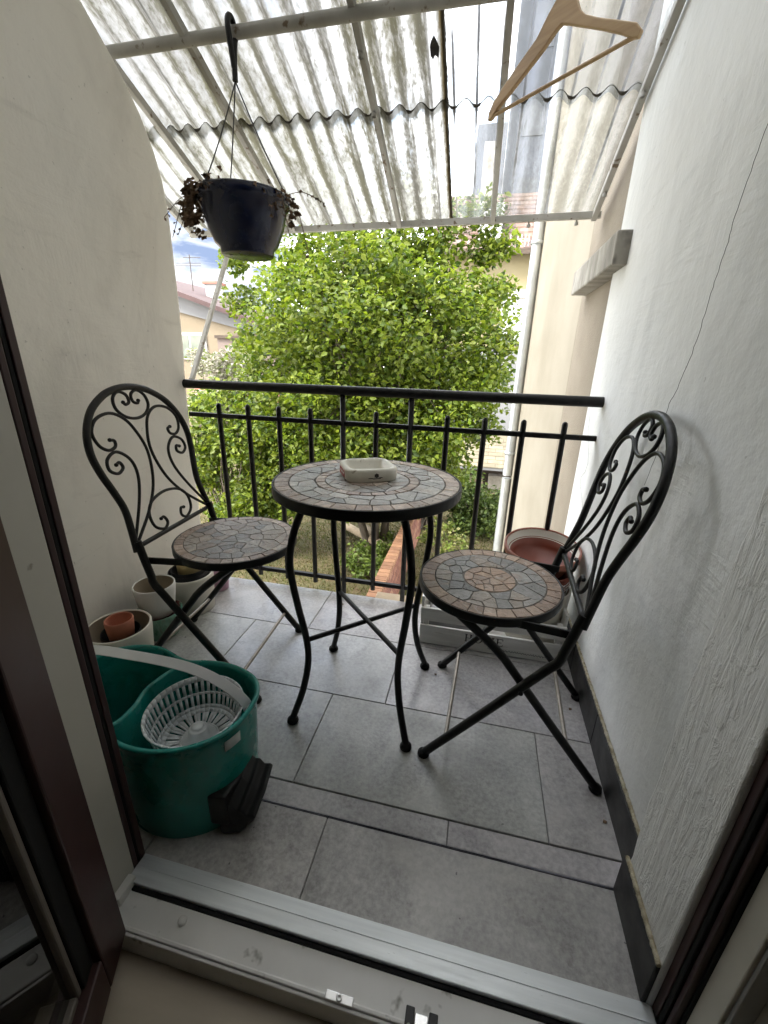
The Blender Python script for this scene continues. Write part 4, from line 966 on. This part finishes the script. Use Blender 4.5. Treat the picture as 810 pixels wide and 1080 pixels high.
# ------------------------------------------------------------------ foliage
def leaves(name, centers, spreads, n, size, cols, mat, parent=None, off=(0,0,0), droop=.35):
    centers = np.array(centers); k = len(centers)
    idx = rng.integers(0,k,n)
    sp = np.array(spreads)[idx][:,None]
    d = rng.normal(0,1,(n,3)); d /= np.maximum(1e-6,np.linalg.norm(d,axis=1))[:,None]
    rad = rng.uniform(0,1,(n,1))**(1/2.2)
    pos = centers[idx]+d*rad*sp*np.array([1,1,.8])
    ax = rng.normal(0,1,(n,3)); ax[:,2] = ax[:,2]*.5-droop; ax /= np.linalg.norm(ax,axis=1)[:,None]
    up = rng.normal(0,1,(n,3))+np.array([0,-.5,1.0]); sd = np.cross(ax,up); sd /= np.linalg.norm(sd,axis=1)[:,None]; nn = np.cross(sd,ax)
    s = (size*rng.uniform(.45,1.35,n))[:,None]
    f = .12
    V = np.stack([pos, pos+ax*s*.35+sd*s*.34+nn*s*f, pos+ax*s*.75+sd*s*.22+nn*s*f, pos+ax*s*1.05-nn*s*.06, pos+ax*s*.75-sd*s*.22+nn*s*f, pos+ax*s*.35-sd*s*.34+nn*s*f], 1)
    V -= np.array(off)
    base = np.arange(n)[:,None]*6
    F = np.concatenate([base+np.array([[0,1,2,3]]), base+np.array([[0,3,4,5]])],1).reshape(-1)
    me = bpy.data.meshes.new(name); me.vertices.add(n*6); me.vertices.foreach_set('co', V.ravel())
    me.loops.add(n*8); me.loops.foreach_set('vertex_index', F.astype(np.int32)); me.polygons.add(n*2); me.polygons.foreach_set('loop_start', np.arange(n*2)*4); me.update(); me.validate()
    cl = rng.uniform(.72,1.25,k)[idx][:,None]
    cc = np.array(cols)[rng.integers(0,len(cols),n)]*rng.uniform(.75,1.25,(n,1))*cl
    at = me.color_attributes.new('Col','FLOAT_COLOR','CORNER'); at.data.foreach_set('color', np.repeat(np.concatenate([cc,np.ones((n,1))],1),8,0).ravel())
    me.materials.append(M[mat]); o = bpy.data.objects.new(name, me); C.objects.link(o)
    if parent: o.parent = parent
    return o
def limb(mb, a, b, r0, r1, wob, seed):
    r = random.Random(seed); a = Vector(a); b = Vector(b); P = []
    for i in range(6):
        t = i/5; P.append(a.lerp(b,t)+Vector((r.uniform(-1,1),r.uniform(-1,1),r.uniform(-.5,.5)))*wob*math.sin(PI*t))
    P = crom(P,3); m = len(P); mb.tube(P, [r0+(r1-r0)*i/(m-1) for i in range(m)], 7)
LG = [(.10,.145,.013),(.125,.17,.016),(.075,.118,.011),(.165,.205,.025),(.042,.075,.010),(.13,.17,.026)]
tr = thing('hornbeam_tree', (-1.75,7.4,GZ), 'large bright green leafy tree standing beyond the railing', 'tree')
mb = MB(); base = Vector((-1.75,7.4,GZ))
cents = []; sprd = []
r = random.Random(9); us = []
for k in range(210):
    for _ in range(200):
        u = Vector((r.uniform(-1,1),r.uniform(-1,1),r.uniform(-1,1)))
        if .15 < u.length < 1 and all((u-q).length > .21 for q in us): break
    us.append(u)
    c = Vector((-1.85+u.x*2.15, 7.4+u.y*1.6, .75+u.z*2.35))
    if c.z > 2.3: c.x = -1.95+(c.x+1.85)*.9
    cents.append(c); sprd.append(r.uniform(.40,.62))
# sprays that reach out on the right, lower left
for c, s in (((.10,7.1,2.0),.30),((.18,7.2,1.3),.3),((.10,7.2,.85),.32),((-.15,7.2,2.55),.3),((-4.2,7.3,1.9),.35),((-4.15,7.2,2.45),.3),((-3.9,7.0,1.2),.35),((-.2,7.0,.35),.32),((-.5,6.9,.1),.3),((-2.4,7,3.2),.4),((-1.2,7.1,3.2),.4),((-.6,7.1,2.9),.35),((-3.2,7,3.05),.35),((-.9,7.2,2.6),.45),((-1.9,7.0,2.3),.5),((-2.6,7.0,2.0),.5),((-1.2,7.0,1.9),.45),((-.2,7.1,3.0),.35),((.05,7.2,2.6),.3)):
    cents.append(Vector(c)); sprd.append(s)
for k, st_ in enumerate([(-.5,.2),(.1,-.1),(.5,.15),(-.15,.3)]):
    t0 = base+Vector((st_[0]*.25,st_[1]*.4,0)); t1 = Vector((base.x+st_[0]*2.2, base.y+st_[1]*1.2, 1.6+.4*k%1))
    limb(mb, t0, t1, .085, .03, .18, k)
    for c in cents[k::4][:34]:
        tt = r.uniform(.3,.95); limb(mb, t0.lerp(t1,tt), c, .022, .006, .12, k*50+int(tt*99))
mb.build('trunk', M['bark'], tr, base)
leaves('crown', cents, sprd, 80000, .08, LG, 'leaf', tr, base)
def shrub(name, loc, label, cl, n, size, cols, group=None, cat='shrub'):
    t = thing(name, loc, label, cat, group); b = Vector(loc); mb = MB()
    for i,(c,s) in enumerate(cl):
        limb(mb, b+Vector((random.uniform(-.15,.15),random.uniform(-.15,.15),0)), c, .02, .006, .1, i+7)
    mb.build('stem', M['bark'], t, b)
    leaves('foliage', [c for c,s in cl], [s for c,s in cl], n, size, cols, 'leaf2', t, b)
    return t
def cloud(c, rad, n, s, seed):
    r = random.Random(seed); out = []
    for _ in range(n):
        u = Vector((r.gauss(0,.5),r.gauss(0,.5),r.gauss(0,.5)))
        if u.length > 1: u.normalize()
        out.append((Vector((c[0]+u.x*rad[0],c[1]+u.y*rad[1],c[2]+u.z*rad[2])), s*r.uniform(.7,1.2)))
    return out
YG = [(.16,.21,.03),(.20,.25,.04),(.13,.18,.025)]
shrub('hedge_shrub', (-4.3,6.9,GZ), 'dense light green shrub below the railing at left', cloud((-4.2,6.9,-.75),(1.2,.7,1.2),46,.42,2)+cloud((-3.6,6.6,-1.35),(.7,.5,.7),14,.35,3), 17000, .085, LG, 'garden shrubs')
shrub('flowering_shrub', (-7.7,11.5,GZ), 'pale shrub with whitish blossom behind the strut at left', cloud((-7.5,11.6,.1),(1.5,.8,1.0),36,.45,4), 9000, .10, [(.22,.22,.15),(.34,.33,.27),(.12,.15,.04),(.27,.25,.2)], 'garden shrubs')
shrub('conifer_shrub', (-.95,9,GZ), 'soft yellow-green shrub growing left of the low shed', cloud((-.95,9,-1.1),(.55,.5,1.2),30,.32,5), 9000, .06, [(.13,.16,.022),(.16,.19,.03),(.11,.14,.02)], 'garden shrubs')
shrub('laurel_bush', (.3,9.2,GZ), 'round dark green bush in front of the low shed', cloud((.25,9.2,-2.0),(1.0,.6,.55),34,.34,6), 9000, .085, [(.05,.085,.018),(.08,.12,.025),(.11,.15,.035)], 'garden shrubs')
shrub('ground_ivy', (-1.55,6.6,GZ), 'low leafy clump beside the logs at the brick wall', cloud((-1.6,6.7,-2.35),(.45,.9,.22),18,.2,8), 2600, .07, [(.08,.12,.025),(.12,.17,.03)], 'garden shrubs')
shrub('rose_stems', (-.3,6.4,GZ), 'sparse plant with thin yellowish stems right of the brick wall', cloud((-.35,6.5,-1.9),(.35,.4,.5),12,.2,9), 900, .07, [(.12,.16,.03),(.18,.18,.06)], 'garden shrubs')

# logs
for nm, a, b, rad, lab in (('log',(-2.62,8.3,-2.48),(-1.30,6.95,-2.3),.085,'long weathered log lying across the lawn toward the brick wall'),('log',(-2.05,7.9,-2.30),(-1.25,6.65,-2.38),.07,'thinner log lying over the long one near the brick wall')):
    a = Vector(a); b = Vector(b); P = [a.lerp(b,t)-a for t in (0,.3,.6,1)]
    o = tag(MB().tube(P, [rad,rad*.95,rad*1.02,rad*.9], 12).build(nm, M['logwood']), lab, 'log', 'logs on the lawn'); o.location = a
# brick garden wall
bw = thing('brick_wall', (-1.0,6.2,GZ), 'low red brick garden wall running away from the balcony', 'wall')
mb = MB(); x0, x1 = -1.12, -1.0
RED = [(.13,.05,.032),(.16,.07,.042),(.11,.042,.028),(.18,.09,.055)]
for k in range(11):
    z = GZ+k*.073
    y = 4.4+(.12 if k%2 else 0)
    while y < 8.4:
        mb.box(x0,x1,y,y+.212,z,z+.062,random.choice(RED)); y += .225
y = 4.4
while y < 8.4: mb.box(x0-.02,x1+.02,y,y+.098,GZ+.806,GZ+.872,random.choice([(.19,.095,.05),(.22,.115,.06),(.16,.08,.042)])); y += .108
mb.build('bricks', M['brick'], bw, bw.location, bevel=.004, seg=1)
MB().box(x0+.006,x1-.006,4.4,8.4,GZ,GZ+.86).build('mortar_core', M['mortar'], bw, bw.location)

# low shed
def tiles(mb, x0, x1, p0, p1, rows, tw, cols, thick=.02):
    """p0=(y,z) eave, p1=(y,z) ridge ; overlapping rows of tiles"""
    for j in range(rows):
        a = j/rows; b = (j+1.12)/rows
        ya, za = p0[0]+(p1[0]-p0[0])*a, p0[1]+(p1[1]-p0[1])*a; yb, zb = p0[0]+(p1[0]-p0[0])*b, p0[1]+(p1[1]-p0[1])*b
        x = x0-(tw/2 if j%2 else 0)
        while x < x1:
            xa, xb = max(x,x0), min(x+tw*.985,x1)
            if xb-xa > .01:
                c = random.choice(cols); k = random.uniform(.88,1.1); c = tuple(q*k for q in c)
                mb.add([(xa,ya,za+thick),(xb,ya,za+thick),(xb,yb,zb+.004),(xa,yb,zb+.004),(xa,ya,za-.004),(xb,ya,za-.004)], [(0,1,2,3),(4,5,1,0)], False, c)
            x += tw
    return mb
sh = thing('garden_shed', (.6,13,GZ), 'low open shed with pale flat roof tiles behind the bush', 'shed')
tiles(MB(), -1.1, 3.0, (12,-1.80), (13.5,-1.13), 9, .42, [(.135,.118,.08),(.15,.13,.088),(.125,.108,.074)]).build('roof', M['tile_attr'], sh, sh.location)
MB().box(-1.1,3.0,12.01,12.06,-1.88,-1.79).build('fascia', M['white_wall'], sh, sh.location)
MB().box(-1.1,3.0,13.4,13.5,GZ,-1.2).build('back_wall', M['dark_wood'], sh, sh.location)
for x in (-1.05,.9,2.9): MB().box(x-.05,x+.05,12.08,12.18,GZ,-1.85).build('post', M['dark_wood'], sh, sh.location)
for (x,w_,h_,c) in ((-.2,.5,.30,'logwood'),(.45,.45,.42,'mortar'),(1.1,.4,.35,'bark')):
    tag(MB().box(x,x+w_,12.6,12.9,GZ,GZ+h_).build('storage_box', M[c], bevel=.02), {'logwood':'light brown box stored in the open shed, leftmost','mortar':'grey box stored in the open shed, in the middle','bark':'dark box stored in the open shed, rightmost'}[c], 'box', 'boxes in the open shed')

# neighbouring building at right
bd = thing('apartment_house', (1.5,16,GZ), 'pale yellow neighbour house with brown tiled roof behind the tree', 'building')
MB().box(-1.6,6,14.5,20,GZ,3.95).build('wall', M['yellow_wall'], bd, bd.location, bevel=.01)
MB().box(-3.0,6,14.2,14.5,GZ,1.35).build('ground_floor_wall', M['white_wall'], bd, bd.location, bevel=.01)
MB().box(-.4,6,14.42,14.5,2.78,3.02).build('string_course', M['stone'], bd, bd.location, bevel=.01)
w_ = MB().box(.30,1.5,14.44,14.5,1.55,2.77).build('window', M['white_paint'], bd, bd.location)
MB().box(.36,1.44,14.42,14.44,1.62,2.72).build('shutter', M['shutter'], w_, bd.location)
for k in range(5): MB().box(-3,6,14.19,14.2,.1+k*.22,.115+k*.22).build('board_joint', M['stone'], bd, bd.location)
rf = tiles(MB(), -1.9, 6, (14.1,3.98), (17.5,6.3), 12, .24, [(.09,.055,.042),(.12,.075,.055),(.14,.10,.08),(.075,.05,.042)], .05).build('roof', M['tile_attr'], bd, bd.location)
MB().box(-1.9,6,14.08,14.14,3.86,4.0).build('gutter', M['dark_wood'], bd, bd.location)
MB().box(-.55,.12,14.6,16.4,4.25,5.25).build('dormer', M['white_paint'], rf, bd.location, bevel=.02)
MB().box(-.62,-.20,15.2,15.8,4.7,6.9).build('chimney', M['stone'], rf, bd.location, bevel=.02)
for k in range(7): MB().box(.35+.10*k,.365+.10*k,14.16,14.18,4.06,4.34).build('snow_guard', M['zinc'], rf, bd.location)

# tall grey block far behind, seen through the clear sheets
tb = thing('apartment_block', (1.4,24,GZ), 'tall stepped blue-grey apartment block seen through the clear roof sheets', 'building')
MB().box(-.02,9,22,30,GZ,21).build('wall', M['grey_block'], tb, tb.location)
MB().box(-1.25,-.03,22.2,28,GZ,10.2).build('lower_wing', M['grey_block'], tb, tb.location)
for kz in range(6):
    for kx in range(3):
        x_ = .55+kx*1.5; z_ = 4.2+kz*2.7
        if z_ < 19: f_ = MB().box(x_,x_+.8,21.96,22.0,z_,z_+1.3).build('window', M['block_window'], tb, tb.location)
# house far left
hl = thing('gabled_house', (-13,18,GZ), 'beige house with maroon roof and chimney at the far left', 'house')
MB().prism([(-22,GZ),(-8.4,GZ),(-8.4,1.72),(-15,3.75),(-22,1.6)], 1, 16, 24).build('wall', M['beige_wall'], hl, hl.location)
MB().box(-10.1,-7.6,15.7,16.0,GZ,1.55).build('annex_wall', M['pink_wall'], hl, hl.location)
MB().box(-10.15,-7.5,15.6,16.0,1.55,1.66).build('annex_edge', M['dark_wood'], hl, hl.location)
MB().prism([(-8.4,1.72),(-8.4,2.05),(-15,4.1),(-22,2.0),(-22,1.6),(-15,3.2)], 1, 15.9, 15.998).build('gable_band', M['white_wall'], hl, hl.location)
rf = MB().prism([(-7.9,1.90),(-7.9,2.06),(-15,4.27),(-15,4.10)], 1, 15.4, 24.5).prism([(-15.01,4.10),(-15.01,4.27),(-22.5,2.0),(-22.5,1.85)], 1, 15.4, 24.5).build('roof', M['roof_red'], hl, hl.location)
MB().box(-11.9,-11.4,18.0,18.6,2.5,3.75).build('chimney', M['white_paint'], rf, hl.location)
MB().box(-11.98,-11.32,17.92,18.68,3.75,3.85).build('chimney_cap', M['roof_orange'], rf, hl.location)
wd = MB().box(-12.2,-10.75,15.93,16.0,.75,1.75).build('window', M['white_paint'], hl, hl.location)
for x in (-12.1,-11.42): MB().box(x,x+.58,15.91,15.93,.85,1.65).build('pane', M['window_dark'], wd, hl.location)
an = thing('roof_antenna', (-12.5,18.0,3.4), 'thin television antenna on a pole above the maroon roof', 'antenna')
MB().tube([(0,0,0),(0,0,1.45)], .02, 6).build('pole', M['dark_wood'], an)
for z in (1.05,1.15,1.35): MB().tube([(-.7+.4*(z>1.2),0,z),(.45,.1,z)], .012, 5).build('element', M['dark_wood'], an)
hut = thing('garden_hut', (-8.3,13.4,GZ), 'small garden hut with orange roof half hidden by shrubs at left', 'hut')
MB().box(-9.6,-7.6,13.2,14.6,GZ,-.55).build('wall', M['dark_wood'], hut, hut.location)
MB().prism([(13.0,-.62),(13.0,-.52),(13.9,.02),(14.8,-.52),(14.8,-.62),(13.9,-.10)], 0, -9.8,-6.4).build('roof', M['roof_orange'], hut, hut.location)
# far garden trees that close the view
for i,(x,y,z,rx,rzz,lab) in enumerate(((-5.8,17,.2,1.8,1.6,'distant rounded green tree beyond the garden, left one'),(-3.2,18.5,.3,2.0,2.0,'distant rounded green tree beyond the garden, middle one'),(-9.5,22,1.2,1.6,1.5,'distant tree beside the gabled house'))):
    t = thing('garden_tree', (x,y,GZ), lab, 'tree', 'distant garden trees'); mb = MB(); limb(mb,(x,y,GZ),(x,y,z),.14,.05,.15,i); mb.build('trunk', M['bark'], t, t.location)
    cl = cloud((x,y,z),(rx,rx*.8,rzz),34,.7,20+i); leaves('crown', [c for c,s in cl], [s for c,s in cl], 6000, .2, LG, 'leaf2', t, t.location)

# ------------------------------------------------------------------ camera
cam = bpy.data.cameras.new('camera'); co = bpy.data.objects.new('camera', cam); C.objects.link(co)
yaw, pit, rol, fpx = 0.21097715, -0.34957833, -0.02894517, 446.45
Rz = Matrix.Rotation(yaw,3,'Z'); Rx = Matrix.Rotation(pit,3,'X'); Ry = Matrix.Rotation(rol,3,'Y')
Rm = Rz @ Rx @ Ry      # columns right, forward, up
cols = [Rm.col[0], Rm.col[2], -Rm.col[1]]
rot = Matrix((cols[0],cols[1],cols[2])).transposed()
co.matrix_world = Matrix.Translation((0,0,1.03)) @ rot.to_4x4()
cam.sensor_fit = 'VERTICAL'; cam.sensor_height = 24; cam.lens = fpx/1080*24
cam.clip_start = .01; cam.clip_end = 500
scene.camera = co

# ------------------------------------------------------------------ light
SUN_EL, SUN_AZ = 48, 218          # azimuth: direction the light comes from, degrees clockwise from +Y
w = bpy.data.worlds.new('World'); scene.world = w; w.use_nodes = True
nt = w.node_tree; nd = nt.nodes; lk = nt.links; nd.clear()
sky = nd.new('ShaderNodeTexSky'); sky.sky_type = 'NISHITA'; sky.sun_disc = False
sky.sun_elevation = math.radians(SUN_EL); sky.sun_rotation = math.radians(SUN_AZ); sky.air_density = 1.2; sky.dust_density = 1.5
tc = nd.new('ShaderNodeTexCoord'); mp = nd.new('ShaderNodeMapping'); mp.inputs['Scale'].default_value = (1,1,2.6); mp.inputs['Location'].default_value = (.35,.2,.1); lk.new(tc.outputs['Generated'], mp.inputs['Vector'])
cf = ramp(nd, lk, noise(nd, lk, mp.outputs['Vector'], 2.6, 8, .58, .3), .34, .52)
sh_ = ramp(nd, lk, noise(nd, lk, mp.outputs['Vector'], 3.4, 5, .55), .42, .62)
cc = mixc(nd, lk, sh_, (8.6,8.3,7.9), (4.2,4.2,4.3))
mx = mixc(nd, lk, cf, sky.outputs['Color'], cc)
# a darker bank of broken cloud with blue gaps, low in the north-west
nrm_ = nd.new('ShaderNodeVectorMath'); nrm_.operation = 'DOT_PRODUCT'; lk.new(tc.outputs['Generated'], nrm_.inputs[0]); nrm_.inputs[1].default_value = Vector((-.74,1.0,.33)).normalized()
bn = noise(nd, lk, mp.outputs['Vector'], 9, 7, .6, .4)
bank = ramp(nd, lk, mth(nd, lk, 'ADD', nrm_.outputs['Value'], mth(nd, lk, 'MULTIPLY', mth(nd, lk, 'SUBTRACT', bn, .5), .12)), .935, .975)
bcol = ramp(nd, lk, noise(nd, lk, mp.outputs['Vector'], 7, 7, .6, .3), .42, .58, (.33,.43,.66,1), (1.05,1.1,1.15,1))
mx = mixc(nd, lk, bank, mx, bcol)
bg = nd.new('ShaderNodeBackground'); bg.inputs['Strength'].default_value = .15; lk.new(mx, bg.inputs['Color'])
ow = nd.new('ShaderNodeOutputWorld'); lk.new(bg.outputs[0], ow.inputs['Surface'])
sd = bpy.data.lights.new('sun','SUN'); sd.energy = .9; sd.angle = math.radians(14); sd.color = (1,.95,.87)
so = bpy.data.objects.new('sun', sd); C.objects.link(so)
az = math.radians(SUN_AZ); el = math.radians(SUN_EL)
dirv = Vector((math.sin(az)*math.cos(el), math.cos(az)*math.cos(el), math.sin(el)))
so.rotation_euler = (-dirv).to_track_quat('-Z','Y').to_euler()

scene.view_settings.view_transform = 'Standard'; scene.view_settings.look = 'None'
scene.view_settings.exposure = 3.15; scene.view_settings.gamma = 1
scene.cycles.max_bounces = 10; scene.cycles.diffuse_bounces = 6; scene.cycles.transparent_max_bounces = 24
scene.cycles.use_denoising = True
